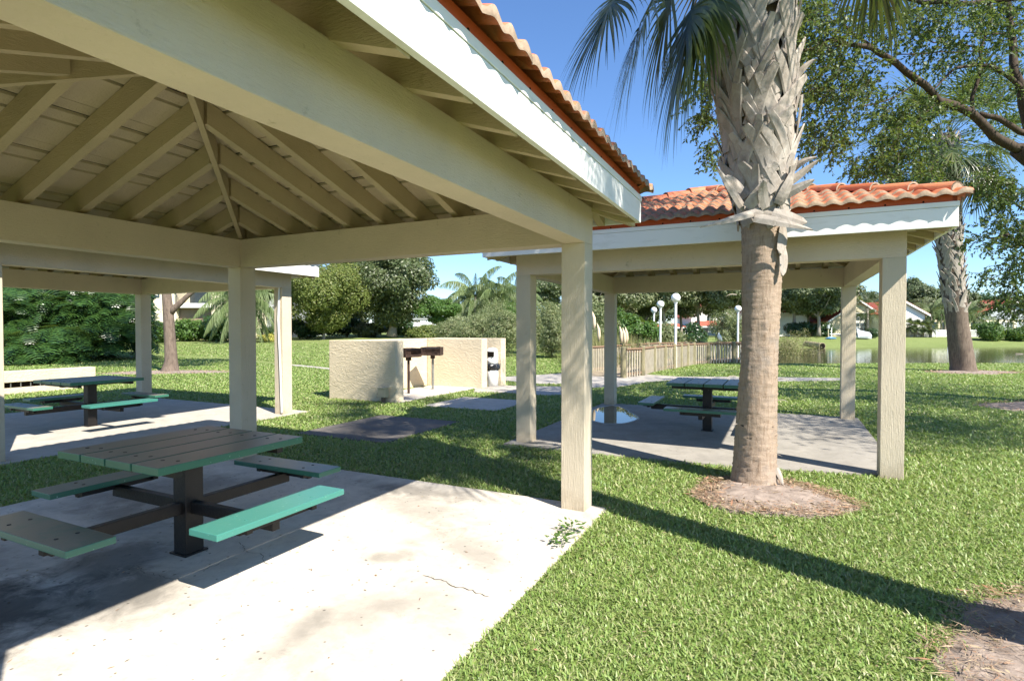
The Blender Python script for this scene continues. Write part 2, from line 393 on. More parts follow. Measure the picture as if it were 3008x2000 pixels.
def m_water():
    m, n, b, o = newmat('pond_water'); tc = n.nodes.new('ShaderNodeTexCoord').outputs['Object']
    b.inputs['Base Color'].default_value = (.045, .042, .022, 1); b.inputs['Roughness'].default_value = .06; b.inputs['IOR'].default_value = 1.33
    bump(n, [(noise(n, tc, 1.1, 4, .6, .2, (1, 2.2, 1)), .12, .05), (noise(n, tc, 9, 3, .6, 0, (1, 2, 1)), .06, .02)], b); return m
M['water'] = m_water()
m, n, b, o = newmat('puddle_water'); b.inputs['Base Color'].default_value = (.05, .042, .03, 1); b.inputs['Roughness'].default_value = .015; b.inputs['IOR'].default_value = 1.33
M['puddle'] = m
M['wood'] = m_bark('weathered_boardwalk', (.36, .30, .21), (.22, .18, .13), (3, 3, .6), 8, .4)
M['balwood'] = m_bark('pale_baluster', (.50, .45, .35), (.36, .31, .23), (3, 3, .6), 8, .4)
M['logwood'] = m_bark('mossy_round_post', (.28, .25, .15), (.17, .15, .09), (2, 2, .5), 8, .5)
M['railwood'] = m_bark('brown_rail', (.30, .19, .12), (.20, .13, .09), (1, 1, 4), 8, .4)
M['lampwhite'] = m_simple('white_lamp_paint', (.82, .82, .80), .35, .5, var=.05)
M['globe'] = m_simple('opal_globe', (.85, .85, .83), .15, .5, var=.02)
M['housewhite'] = m_simple('white_siding', (.78, .77, .72), .7, .2, var=.06)
M['housecream'] = m_simple('cream_wall', (.74, .66, .48), .8, .2, var=.06)
M['housegrey'] = m_simple('blue_grey_siding', (.34, .37, .38), .7, .2, var=.08)
M['housebeige'] = m_simple('beige_siding', (.58, .52, .36), .7, .2, var=.08)
M['redroof'] = m_simple('red_roof_shingle', (.40, .11, .07), .8, .2, bs=.5, bscale=12, var=.2)
M['glass'] = m_simple('dark_window_glass', (.03, .045, .05), .08, .6, var=.1)
M['brownsiding'] = m_simple('brown_siding', (.27, .20, .14), .8, .2, var=.12)
M['darkrail'] = m_simple('dark_metal_rail', (.03, .03, .035), .5, .4)
M['rust'] = m_simple('rusty_grill_steel', (.05, .028, .02), .8, .3, bs=.6, bscale=30, var=.6, vs_=12)
M['galv'] = m_simple('galvanised_pipe', (.25, .25, .23), .5, .5, metal=.5, var=.4, vs_=15)
M['bag'] = m_simple('black_plastic_bag', (.012, .012, .014), .25, .6, bs=.9, bscale=18)
M['bird'] = m_simple('white_plumage', (.78, .77, .74), .8, .2, var=.05)
M['billd'] = m_simple('dark_bill', (.04, .035, .03), .5, .3)
M['bluegear'] = m_simple('blue_plastic', (.08, .22, .42), .4, .4)
M['greyhull'] = m_simple('grey_hull_cover', (.42, .46, .48), .6, .3)
M['pipe'] = m_simple('concrete_culvert', (.32, .27, .17), .85, .2)
M['tanbox'] = m_simple('tan_metal_box', (.42, .37, .26), .6, .4)

# ------------------------------------------------------------------ ground, pond
def terrain():
    n_ = 260
    s = np.linspace(-1, 1, n_); gx = np.sinh(s * 5.2) / math.sinh(5.2) * 900
    t = np.linspace(0, 1, 300); gy = -30 + 0 * t; gy = np.concatenate([np.linspace(-60, 4, 16)[:-1], 4 + (np.linspace(0, 1, 300) ** 2.6) * 1300])
    X, Y = np.meshgrid(gx, gy); Z = hgt(X, Y)
    V = np.stack([X, Y, Z], -1).reshape(-1, 3); ny, nx = X.shape
    i = np.arange(ny - 1)[:, None] * nx + np.arange(nx - 1)[None, :]
    F = np.stack([i, i + 1, i + nx + 1, i + nx], -1).reshape(-1, 4)
    return tag(npmesh('ground', V, F, M['lawn'], smooth=True), kind='structure')
terrain()
mb = MB(); mb.add([(8, 24, -.72), (170, 24, -.72), (170, 80, -.72), (8, 80, -.72)], [(0, 1, 2, 3)]); tag(mb.build('pond_water', M['water']), kind='structure')

# ------------------------------------------------------------------ pavilions
TH = -0.4522; Hh = 2.231; PW = .212; PT = 2.283; BT = 2.61; OH = .344; SL = .333
LOC = {'A': (-2.2729, 3.8502), 'B': (-7.0824, 9.2801), 'C': (3.0397, 8.7076)}
def L2W(n_, x, y, z=0):
    c, s = math.cos(TH), math.sin(TH); o = LOC[n_]
    return Vector((o[0] + c * x - s * y, o[1] + s * x + c * y, z))
def W2L(n_, x, y):
    c, s = math.cos(TH), math.sin(TH); o = LOC[n_]; dx, dy = x - o[0], y - o[1]
    return c * dx + s * dy, -s * dx + c * dy
def rotz4(k): return Matrix.Rotation(k * math.pi / 2, 4, 'Z')
def pavilion(label):
    root = empty('picnic_pavilion', (0, 0, 0), 0, label, 'pavilion', 'picnic pavilions with red tile roofs')
    for sx in (-1, 1):
        for sy in (-1, 1):
            b = MB(); x0, x1 = sorted((sx * Hh, sx * (Hh - PW))); y0, y1 = sorted((sy * Hh, sy * (Hh - PW)))
            b.box(x0, x1, y0, y1, -.05, PT, bev=.006); b.build('post', M['post'], root)
    bt = .19
    for k in range(4):
        b = MB(); e = Hh if k % 2 == 1 else Hh - bt
        # side k: outward +x rotated
        b.box(Hh - bt, Hh, -e, e, PT, BT, bev=.006)
        b.v = [tuple(rotz4(k) @ Vector(q)) for q in b.v]; b.build('beam', M['beam'], root)
        # fascia
        fx = Hh + OH; e = fx if k % 2 == 1 else fx - .035
        b = MB(); b.box(fx - .035, fx, -e, e, 2.512, 2.7, bev=.003); e2 = fx + .006 if k % 2 == 1 else fx - .033
        b.box(fx - .033, fx + .006, -e2, e2, 2.703, 2.752, bev=.003)
        b.v = [tuple(rotz4(k) @ Vector(q)) for q in b.v]; b.build('fascia', M['white'], root)
        # red closure board with weep holes
        b = MB(); rx = fx + .002; b.box(rx - .05, rx - .012, -rx + .012, rx - .012, 2.754, 2.822)
        for q in np.arange(-2.35, 2.4, .31):
            b.tube([(rx - .02, q, 2.768), (rx - .009, q, 2.768)], .009, 8, 1)
        b.v = [tuple(rotz4(k) @ Vector(q)) for q in b.v]; b.build('eave_closure', [M['redboard'], M['hole']], root)
        # rafters
        xo = Hh + OH - .037; zb = lambda x: 2.605 - (x - Hh) * SL
        rn = random.Random(k)
        for j in range(-5, 6):
            y = j * .443; xi = abs(y) + .03 if abs(y) > .05 else 0.04
            if xi > 2.15: xi = xi
            wdt = .036 + rn.uniform(-.003, .003); dz = rn.uniform(-.006, .004)
            P = [(xi, y - wdt, zb(xi) + dz), (xo, y - wdt, zb(xo) + dz), (xo, y + wdt, zb(xo) + dz), (xi, y + wdt, zb(xi) + dz)]
            P += [(a, c_, d + .185) for a, c_, d in P]
            b = MB(); b.hexa([rotz4(k) @ Vector(q) for q in P]); b.build('rafter', M['rafter'], root)
        # hip rafter
        b = MB(); d = math.sqrt(.5) * .022; zc = zb(0) - .03; ze = zb(xo) - .03; hw = .19
        P = [(d, -d, zc), (xo + d * 0, xo - 2 * d, ze), (xo - 2 * d, xo, ze), (-d, d, zc)]
        P += [(a, c_, q + hw) for a, c_, q in P]
        b.hexa([rotz4(k) @ Vector(q) for q in P]); b.build('hip_rafter', M['rafter'], root)
        # ceiling boards (run parallel to the eave, gaps between, alternate widths)
        b = MB(); x = .05; rn = random.Random(5); i = 0; th = .022
        while x < xo:
            wd = (.30, .10, .10)[i % 3] + rn.uniform(-.01, .01); x2 = min(x + wd, xo); off = (0, .014, .004)[i % 3]; i += 1
            for (za, zc_) in ((.187, .187 + th),):
                P = [(x, -x, zb(x) + za + off), (x2, -x2, zb(x2) + za + off), (x2, x2, zb(x2) + za + off), (x, x, zb(x) + za + off)]
                P += [(a, c_, q + th) for a, c_, q in P]
                b.hexa([rotz4(k) @ Vector(q) for q in P])
            x = x2 + .026
        b.build('ceiling_boards', M['deck'], root)
        # dark underlay just above the boards
        b = MB(); z0 = zb(0) + .235; z1 = zb(fx) + .235
        b.add([rotz4(k) @ Vector(q) for q in ((0, 0, z0), (fx - .02, -fx + .02, z1), (fx - .02, fx - .02, z1))], [(0, 1, 2)]); b.build('roof_underlay', M['bolt'], root)
        # roof tiles
        EX = Hh + OH + .092; per = .153; ncr = 9; step = EX / ncr; z_e = 2.79; samp = 10
        xs = np.arange(-EX, EX + 1e-6, per / samp)
        prof = lambda t: .044 * np.clip(np.cos(2 * math.pi * t / per) * .5 + .5, 0, 1) ** .75
        V = []; F = []; mi = []; rn2 = np.random.RandomState(k)
        for c_ in range(ncr):
            rows = []
            xa = EX - c_ * step; xb = EX - (c_ + 1) * step - .02
            zr = z_e + (EX - xa) * SL; zq = z_e + (EX - xb) * SL
            jit = np.repeat(rn2.uniform(-.004, .004, len(xs) // samp + 1), samp)[:len(xs)]
            for (xx, zz, lift) in ((xa - jit * 2, zr, -.004), (xa - jit * 2, zr, .026), (xa - .02, zr + .0067, .027), (xb, zq, .0)):
                lim = np.minimum(np.abs(xs), xx if np.ndim(xx) else np.full(len(xs), xx)) * np.sign(xs)
                zv = zz + prof(lim) * (.5 if (c_ == 0 and lift < 0) else 1.0) + lift + jit * .6
                rows.append(np.stack([np.broadcast_to(xx, xs.shape), lim, zv], -1))
            base = sum(len(q) for q in V)
            V.append(np.concatenate(rows)); nn = len(xs); ii = np.arange(nn - 1)
            for r in range(3):
                F.append(np.stack([base + r * nn + ii, base + r * nn + ii + 1, base + (r + 1) * nn + ii + 1, base + (r + 1) * nn + ii], -1)); mi.append(np.full(nn - 1, 1 if r == 0 else 0))
        V = np.concatenate(V); F = np.concatenate(F); mi = np.concatenate(mi)
        Rm = np.array(rotz4(k).to_3x3()); V = V @ Rm.T
        o_ = npmesh('roof_tiles', V, F, [M['tile'], M['tile_edge']], root, smooth=False)
        o_.data.polygons.foreach_set('material_index', mi.astype(np.int32)); o_.data.update()
        # hip caps
        b = MB(); nc = 9; Ld = EX / nc
        for c_ in range(nc):
            xa = EX - .10 - c_ * Ld * .98; xb = xa - Ld - .03; r1, r2 = .098, .080
            za = z_e + (EX - xa) * SL + .012 + .012; zb_ = z_e + (EX - xb) * SL + .012 - .004
            if xb < 0: xb = 0; zb_ = z_e + EX * SL + .02
            b.m_ = None
            base = len(b.v); nS = 12
            dv = Vector((1, 1, 0)).normalized(); pv = Vector((-1, 1, 0)).normalized()
            for (xx, zz, rr) in ((xa, za, r1), (xb, zb_, r2), (xa, za, r1 - .018), (xb, zb_, r2 - .018)):
                for q in range(nS + 1):
                    t = math.pi * q / nS; b.v.append(tuple(Vector((xx, xx, zz)) + pv * math.cos(t) * rr + Vector((0, 0, 1)) * (math.sin(t) * rr * .95)))
            for q in range(nS):
                b.f.append((base + q, base + q + 1, base + nS + 1 + q + 1, base + nS + 1 + q)); b.m.append(0)
                k0 = 2 * (nS + 1); b.f.append((base + q, base + k0 + q, base + k0 + q + 1, base + q + 1)); b.m.append(1)
            if c_ == 0:   # closed end of the lowest cap
                b.f.append(tuple(base + q for q in range(nS + 1))); b.m.append(1)
            # mortar fill under cap
        b.v = [tuple(rotz4(k) @ Vector(q)) for q in b.v]
        b.build('ridge_cap', [M['ridge'], M['tile_edge']], root, smooth=False)
    return root
pavA = pavilion('near pavilion overhead with exposed rafter ceiling, its big beam crossing the upper left')
pavB = copy_tree(pavA); pavC = copy_tree(pavA)
pavB['label'] = 'pavilion seen beyond the near one at left, with white conduit down one post'
pavC['label'] = 'pavilion behind the palm trunk at right, its orange tile roof in full view'
for p_, k_ in ((pavA, 'A'), (pavB, 'B'), (pavC, 'C')):
    p_.location = (LOC[k_][0], LOC[k_][1], {'A': .006, 'B': .034, 'C': .018}[k_]); p_.rotation_euler = (0, 0, TH)
# conduit on the right post of B
b = MB(); b.tube([(Hh - .13, Hh - 0, 0)] if False else [(Hh - .02, Hh - PW - .012, 0.0), (Hh - .05, Hh - PW - .014, .9), (Hh - .09, Hh - PW - .014, 1.7), (Hh - .05, Hh - PW - .014, 2.5)], .016, 8)
b.v = [tuple(q) for q in b.v]; b.build('conduit', M['lampwhite'], pavB)
# small wasp-nest like fibre tuft at hub of A
b = MB(); rn = random.Random(3)
for i in range(26):
    a = rn.uniform(0, 6.28); r_ = rn.uniform(.02, .16); q = Vector((math.cos(a) * r_, math.sin(a) * r_, 3.30 + rn.uniform(-.04, .03)))
    b.tube([q, q + Vector((rn.uniform(-.1, .1), rn.uniform(-.1, .1), rn.uniform(-.06, .0))), q + Vector((rn.uniform(-.12, .12), rn.uniform(-.12, .12), rn.uniform(-.05, .02)))], .004, 4)
o_ = b.build('bird_nest', M['fiber']); o_.location = (LOC['A'][0], LOC['A'][1], 0); tag(o_, 'straggly dry twig nest tucked at the peak of the near rafters', 'nest')

# slabs
def slab_poly(name, pts, mat_, z1=0.0, z0=-.12, loc=(0, 0, 0), rz=0, bevel=.012, sub=None):
    bm = bmesh.new(); vv = [bm.verts.new((p[0], p[1], z1)) for p in pts]; f = bm.faces.new(vv)
    r = bmesh.ops.extrude_face_region(bm, geom=[f]); ev = [g for g in r['geom'] if isinstance(g, bmesh.types.BMVert)]
    for v_ in ev: v_.co.z = z0
    bmesh.ops.recalc_face_normals(bm, faces=bm.faces)
    te = [e for e in bm.edges if all(abs(v_.co.z - z1) < 1e-6 for v_ in e.verts)]
    bmesh.ops.bevel(bm, geom=te, offset=bevel, segments=2, affect='EDGES')
    me = bpy.data.meshes.new(name); bm.to_mesh(me); bm.free(); me.materials.append(mat_)
    o_ = bpy.data.objects.new(name, me); C.objects.link(o_); o_.location = loc; o_.rotation_euler = (0, 0, rz)
    return tag(o_, kind='structure')
SLABS = []   # world polygons for the grass mask
def local_slab(name, n_, rect, mat_, **kw):
    x0, x1, y0, y1 = rect; pts = [(x0, y0), (x1, y0), (x1, y1), (x0, y1)]
    slab_poly(name, pts, mat_, loc=(LOC[n_][0], LOC[n_][1], kw.pop('dz', 0)), rz=TH, **kw)
    SLABS.append([tuple(L2W(n_, *p)[:2]) for p in pts])
local_slab('pavilion_floor', 'A', (-2.42, 2.37, -2.6, 2.22), M['slabA'])
local_slab('pavilion_floor', 'B', (-2.5, 2.35, -2.3, 2.55), M['slabB'])
pts = [(-2.34, -2.44), (-1.0, -2.48), (.52, -2.42), (2.23, -2.1), (2.28, -1.0), (2.31, 2.28), (-2.32, 2.25), (-2.32, -1.7)]
slab_poly('pavilion_floor', pts, M['slabC'], loc=(LOC['C'][0], LOC['C'][1], 0), rz=TH); SLABS.append([tuple(L2W('C', *p)[:2]) for p in pts])
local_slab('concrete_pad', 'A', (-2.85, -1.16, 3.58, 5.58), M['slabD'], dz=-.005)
local_slab('concrete_pad', 'A', (-2.88, -1.18, 6.95, 8.6), M['slabB'], dz=-.004)
local_slab('grill_pad', 'A', (-5.1, -3.6, 7.15, 10.95), M['slabA'], dz=-.003)
def path(name, pix):
    P = [on(u, v, 0) for u, v in pix]; pts = [(p.x, p.y) for p in P]
    slab_poly(name, pts, M['path'], z1=-.006, z0=-.1); SLABS.append(pts)
path('path', [(1483, 1117), (1577, 1126), (1640, 1126), (1740, 1137), (1813, 1136), (1900, 1121), (1990, 1115), (2290, 1119), (2500, 1116), (2510, 1110), (2290, 1107), (1990, 1105), (1790, 1092), (1700, 1092), (1600, 1099), (1480, 1106)])
path('path', [(1392, 1151), (1450, 1150), (1515, 1154), (1600, 1160), (1650, 1158), (1650, 1134), (1560, 1133), (1480, 1131), (1395, 1138)])
path('path', [(430, 1047), (430, 1051), (650, 1058), (860, 1074), (1000, 1088), (1000, 1083), (860, 1069), (650, 1054)])
# crack lines / joint on the near slab
b = MB()
rn = random.Random(8)
def crack(p0, p1, n_=26, wd=.0022):
    p0 = Vector(p0); p1 = Vector(p1); d = (p1 - p0); nrm = Vector((-d.y, d.x, 0)).normalized(); pr = []
    o = 0
    for i in range(n_ + 1):
        o += rn.uniform(-.018, .018); t = i / n_; q = p0 + d * t + nrm * (o * math.sin(math.pi * t) + rn.uniform(-.004, .004)); w_ = wd * rn.uniform(.4, 1.2) * (1 if i not in (0, n_) else .2)
        pr.append((q - nrm * w_, q + nrm * w_))
    base = len(b.v)
    for a_, c_ in pr: b.v.append((a_.x, a_.y, .0035)); b.v.append((c_.x, c_.y, .0035))
    for i in range(n_): b.f.append((base + 2 * i, base + 2 * i + 2, base + 2 * i + 3, base + 2 * i + 1)); b.m.append(0)
A_ = lambda u, v: on(u, v, 0)
crack(A_(790, 1690 - 30), A_(700, 1592)); crack(A_(400, 1660), A_(530, 1700)); crack(A_(1240, 1690), A_(1440, 1755), wd=.003); crack(A_(560, 1680), A_(700, 1640), wd=.002)
tag(b.build('slab_cracks', m_simple('crack_dirt', (.13, .115, .095), .95, .1)), kind='structure')
# puddle on slab C
b = MB(); rn = random.Random(4); ctr = on(1798, 1221, 0); ring1 = []; ring2 = []
for i in range(40):
    t = 2 * math.pi * i / 40; wv = 1 + .18 * math.sin(2 * t + .8) + .10 * math.sin(5 * t) + rn.uniform(-.03, .03)
    q = on(1798 + 62 * math.cos(t) * wv, 1221 + 26 * math.sin(t) * (1 + .12 * math.sin(3 * t)), 0); ring1.append((q.x, q.y, .006))
    q2 = ctr + (Vector((q.x, q.y, 0)) - ctr) * 1.07; ring2.append((q2.x, q2.y, .004))
b.v = ring1; b.f = [tuple(range(39, -1, -1))]; b.m = [0]; tag(b.build('puddle_water', M['puddle']), kind='structure')
b = MB(); b.v = ring2; b.f = [tuple(range(39, -1, -1))]; b.m = [0]; tag(b.build('puddle_rim_stain', m_simple('pale_dried_rim', (.55, .53, .48), .8, .1)), kind='structure')

# ------------------------------------------------------------------ picnic tables
def picnic_table():
    root = empty('picnic_table', (0, 0, 0), 0, 'x', 'picnic table', 'square picnic tables under the pavilions')
    b = MB(); b.box(-.066, .066, -.066, .066, -.005, .71, bev=.006); b.box(-.085, .085, -.085, .085, 0, .012); b.build('post', M['black'], root)
    S = .53
    top = MB(); wd = (2 * S - 3 * .017) / 4
    for i in range(4):
        x0 = -S + i * (wd + .017); top.box(x0, x0 + wd, -S, S, .713, .76, bev=.004)
    tp = top.build('table_top', M['green_top'], root)
    b = MB()
    for i in range(4):
        for sy in (-1, 1):
            for dx in (-.05, .05):
                x0 = -S + i * (wd + .017) + wd / 2 + dx; b.lathe([(.0115, .757), (.0115, .7625)], x0, sy * (S - .15) + (dx * .3), 10)
    b.build('bolt', M['bolt'], tp)
    b = MB(); b.box(-.47, .47, -.40, -.35, .665, .712); b.box(-.47, .47, .35, .40, .665, .712); b.box(-.05, .05, -.40, .40, .655, .685); b.build('top_bracket', M['black'], root)
    for k in range(4):
        b = MB(); b.box(.066, .86, -.028, .028, .285, .365, bev=.004); b.box(.78, .93, -.27, -.23, .355, .389); b.box(.78, .93, .23, .27, .355, .389); b.box(.83, .87, -.27, .27, .34, .38)
        b.v = [tuple(rotz4(k) @ Vector(q)) for q in b.v]; b.build('seat_arm', M['black'], root)
        b = MB(); b.box(.731, .969, -.488, .488, .396, .435, bev=.005)
        b.v = [tuple(rotz4(k) @ Vector(q)) for q in b.v]; st = b.build('seat', M['sunlit_seat'] if k == 0 else M['shaded_seat'], root)
        if k == 0: st['label'] = 'bright teal sunlit seat plank'
        b = MB()
        for sy in (-1, 1):
            for dx in (-.05, .05): b.lathe([(.0105, .432), (.0105, .4375)], .85 + dx, sy * .25, 10)
        b.v = [tuple(rotz4(k) @ Vector(q)) for q in b.v]; b.build('bolt', M['bolt'] if k else M['sunlit_seat'], st)
    return root
tA = picnic_table(); tB = copy_tree(tA); tC = copy_tree(tA)
tA['label'] = 'nearest green plank picnic table on a black post, large in the left foreground'
tB['label'] = 'picnic table in the pavilion at far left, beside the low tan wall'
tC['label'] = 'picnic table half hidden by the palm trunk, next to a puddle'
p_ = L2W('A', .01, .005); tA.location = p_; tA.rotation_euler = (0, 0, TH)
p_ = L2W('B', .40, -.2); tB.location = p_; tB.rotation_euler = (0, 0, TH)
p_ = L2W('C', .06, -.18); tC.location = p_; tC.rotation_euler = (0, 0, TH)

# ------------------------------------------------------------------ grill walls
root = empty('grill_wall', (LOC['A'][0], LOC['A'][1], 0), TH, 'tan textured stucco wall with bays around the two grills', 'wall')
b = MB(); T = 1.312
b.box(-5.56, -3.68, 7.08, 7.36, -.1, T, bev=.012); b.build('front_panel', M['stucco'], root)
b = MB(); b.box(-5.54, -5.21, 7.37, 11.27, -.1, T - .004, bev=.012); b.build('back_panel', M['stucco'], root)
b = MB(); b.box(-5.20, -3.45, 10.46, 10.77, -.1, T, bev=.012); b.build('middle_panel', M['stucco'], root)
b = MB(); b.box(-5.54, -3.29, 11.28, 11.57, -.1, T, bev=.012); b.build('far_panel', M['stucco'], root)
def grill(label, lx, ly, rz, idx):
    p = L2W('A', lx, ly); g = empty('pedestal_grill', p, rz, label, 'grill', 'park grills on posts')
    b = MB(); b.tube([(0, 0, -.02), (0, 0, .86)], .032, 12); b.build('post', M['rust'] if idx == 0 else M['galv'], g)
    b = MB(); b.box(-.05, .05, -.05, .05, .80, .90, bev=.004); b.build('swivel_collar', M['rust'], g)
    b = MB(); x, y, z0, z1, t = .24, .19, .885, 1.10, .008
    b.box(-x, x, -y, y, z0, z0 + t); b.box(-x, -x + t, -y, y, z0, z1); b.box(x - t, x, -y, y, z0, z1); b.box(-x + t, x - t, y - t, y, z0, z1)
    b.box(-x + t, x - t, -y, -y + t, z0, z0 + .07); b.box(-x - .004, -x, -y - .01, -y + .03, z0, z1 + .015); b.box(x, x + .004, -y - .01, -y + .03, z0, z1 + .015)
    b.build('firebox', M['rust'], g)
    b = MB(); 
    for i in range(13): b.tube([(-x + .03 + i * .035, -y - .02, z1 - .03), (-x + .03 + i * .035, y - .02, z1 - .03)], .005, 6)
    b.tube([(-x + .01, -y + .02, z1 - .035), (x - .01, -y + .02, z1 - .035)], .006, 6); b.tube([(-x + .01, y - .05, z1 - .035), (x - .01, y - .05, z1 - .035)], .006, 6)
    b.tube([(x - .05, -y - .02, z1 - .02), (x - .05, -y - .10, z1 + .01), (x + .03, -y - .12, z1 + .012)], .009, 6)
    b.build('grate', M['black'], g)
grill('nearer rusty park grill in the stucco bay, turned side on', -4.45, 8.58, TH + R(75), 0)
grill('farther park grill in the stucco bay, its open grate facing the lawn', -4.46, 9.64, TH + R(20), 1)
p = L2W('A', -3.45, 11.05); g = empty('litter_bin', p, TH, 'white round litter bin with black bag rim behind the stucco panel end', 'bin')
b = MB(); b.lathe([(.17, -.02), (.17, .46), (.165, .47)], n=28); b.lathe([(.165, .60), (.165, .80)], n=28); b.build('drum', M['lampwhite'], g, True)
b = MB(); b.lathe([(.17, .80), (.17, .82), (.15, .99), (.11, 1.04), (.0, 1.06)], n=28); b.build('hood', M['lampwhite'], g, True)
b = MB(); b.box(-.08, .12, -.176, -.10, .81, .955); b.build('opening', M['hole'], g)
b = MB(); rn = random.Random(2); b.lathe([(.172, .44), (.20, .46), (.215, .50), (.21, .56), (.19, .60), (.165, .61)], n=28); b.v = [(x * (1 + rn.uniform(-.06, .08)), y * (1 + rn.uniform(-.06, .08)), z + rn.uniform(-.012, .012)) for x, y, z in b.v]; b.build('bin_bag', M['bag'], g)
p = L2W('A', -3.92, 6.96); g = empty('outlet_box', p, TH, 'small tan electrical box on a stub post before the stucco wall', 'electrical box')
b = MB(); b.box(-.10, .10, -.06, .09, .11, .30, bev=.01); b.build('box', M['tanbox'], g); b = MB(); b.box(-.112, .112, -.072, .1, .295, .325, bev=.005); b.build('lid', M['tanbox'], g); b = MB(); b.box(-.035, .035, -.02, .04, -.05, .11); b.build('stub_post', M['bark'], g)
# low wall at far left
p = L2W('A', -13.1, 1.9); g = empty('low_wall', p, TH, 'low cream wall with a barred slot behind the far left table', 'wall')
b = MB(); b.box(-.3, 0, -6, 4.25, .27, .54, bev=.01); b.build('cap', M['stucco'], g)
b = MB(); b.box(-.3, .012, -6, 4.2, -.1, .13, bev=.01); b.box(-.3, .0, 3.2, 4.2, .13, .26); b.build('base', M['stucco'], g)
b = MB(); b.box(-.28, -.12, -6, 3.2, .13, .26); b.build('recess', M['hole'], g)
b = MB(); 
for i in range(46): b.box(-.05, -.03, -6 + i * .2, -5.985 + i * .2, .13, .26)
b.build('bars', M['galv'], g)

# ------------------------------------------------------------------ leaf utilities
def unit(a): return a / (np.linalg.norm(a, axis=-1, keepdims=True) + 1e-9)
def leaves(name, P, D, N, L, W, mat_, parent, fold=0.0):
    """diamond leaves: P base points, D directions, N approx normals"""
    n_ = len(P); D = unit(D); S = unit(np.cross(D, N)); L = np.broadcast_to(np.asarray(L, float).reshape(-1, 1), (n_, 1)); W = np.broadcast_to(np.asarray(W, float).reshape(-1, 1), (n_, 1))
    V = np.empty((n_, 4, 3)); V[:, 0] = P; V[:, 1] = P + D * L * .45 + S * W * .5; V[:, 2] = P + D * L; V[:, 3] = P + D * L * .45 - S * W * .5
    F = np.arange(n_ * 4).reshape(n_, 4)
    return npmesh(name, V.reshape(-1, 3), F, mat_, parent)
def crown_pts(rs, center, rad, n, clumps=26, cr=.38, hollow=.75, flat=.8, low=False):
    center = np.array(center, float); rad = np.array(rad, float)
    cc = unit(rs.normal(size=(clumps, 3))) * (rs.uniform(.35, 1, (clumps, 1)) ** .6) * (1 - cr * .6)
    cc[:, 2] = np.abs(cc[:, 2]) * rs.choice([1, -1.0] if low else [1, 1, 1, -.7], clumps)
    crs = rs.uniform(.6, 1.15, clumps) * cr
    k = rs.choice(clumps, n, p=crs ** 2 / np.sum(crs ** 2))
    d = unit(rs.normal(size=(n, 3))); r = crs[k][:, None] * np.where(rs.rand(n, 1) < hollow, rs.uniform(.82, 1.08, (n, 1)), rs.uniform(.2, 1, (n, 1)))
    P = cc[k] + d * r * np.array([1, 1, flat])
    return center + P * rad, unit(d + unit(cc[k]) * .5)
def mk_crown(rs, center, rad, n, size, mat_, parent, name='crown', clumps=26, cr=.38, aspect=.6, tilt=.9, flat=.8, low=False):
    P, N = crown_pts(rs, center, rad, n, clumps, cr, flat=flat, low=low)
    Nn = unit(N + rs.normal(size=P.shape) * tilt * .6 + np.array([0, 0, .35])); D = unit(np.cross(Nn, rs.normal(size=P.shape)))
    D[:, 2] -= .2; L = size * rs.uniform(.6, 1.3, len(P))
    return leaves(name, P, D, Nn, L, L * aspect, mat_, parent)
def trunk_mesh(parent, base_r, h, limbs, rs, mat_, lean=(0, 0), name='trunk', spread=1.5):
    b = MB(); pts = []; k = 7
    for i in range(k):
        t = i / (k - 1); pts.append((lean[0] * t * h + math.sin(t * 5) * base_r * .3, lean[1] * t * h + math.cos(t * 4) * base_r * .2, t * h * 1.0 - .1))
    b.tube(pts, [base_r * (1.35 if i == 0 else 1 - .45 * i / (k - 1)) for i in range(k)], 10)
    for j in range(limbs):
        a = 2 * math.pi * j / limbs + rs.uniform(-.4, .4); z0 = h * rs.uniform(.55, .95); s0 = Vector((lean[0] * z0, lean[1] * z0, z0)); sp = spread * rs.uniform(.6, 1.1)
        p1 = s0 + Vector((math.cos(a) * sp * .5, math.sin(a) * sp * .5, spread * .45)); p2 = s0 + Vector((math.cos(a) * sp, math.sin(a) * sp, spread * rs.uniform(.7, 1.2)))
        b.tube([s0, p1, p2], [base_r * .5, base_r * .3, base_r * .1], 6)
    return b.build(name, mat_, parent, True)
SEED = [10]
def tree(name, label, u, Y, vb, vt, wpx, mat_, n=14000, size=.22, trunk=.25, cat='tree', group=None, crown_frac=.62, clumps=26, cr=.38, zb=None, bark='palebark', aspect=.6, flat=.8, low=False):
    """u: centre column, vb/vt: rows of base and top in the photograph, wpx: crown width; Y distance"""
    SEED[0] += 1; rs = np.random.RandomState(SEED[0])
    base = at(u, vb, Y) if zb is None else at(u, 965, Y)
    z = hz(base.x, base.y) if zb is None else zb
    if vb and zb is None: z = min(base.z, z + .3) if base.z < z + 1.5 else z
    top = at(u, vt, Y).z; h = top - z; rw = wpx * Y / FPX / 2
    g = empty(name, (base.x, base.y, z), 0, label, cat, group)
    ch = h * crown_frac; th_ = h - ch
    if trunk: trunk_mesh(g, trunk, th_ + ch * .35, 5, rs, M[bark], (rs.uniform(-.03, .03), rs.uniform(-.03, .03)), spread=rw * .6)
    mk_crown(rs, (0, 0, th_ + ch / 2), (rw, rw, ch / 2), n, size, mat_, g, 'crown' if trunk else 'foliage', clumps, cr, aspect, flat=flat, low=low)
    return g
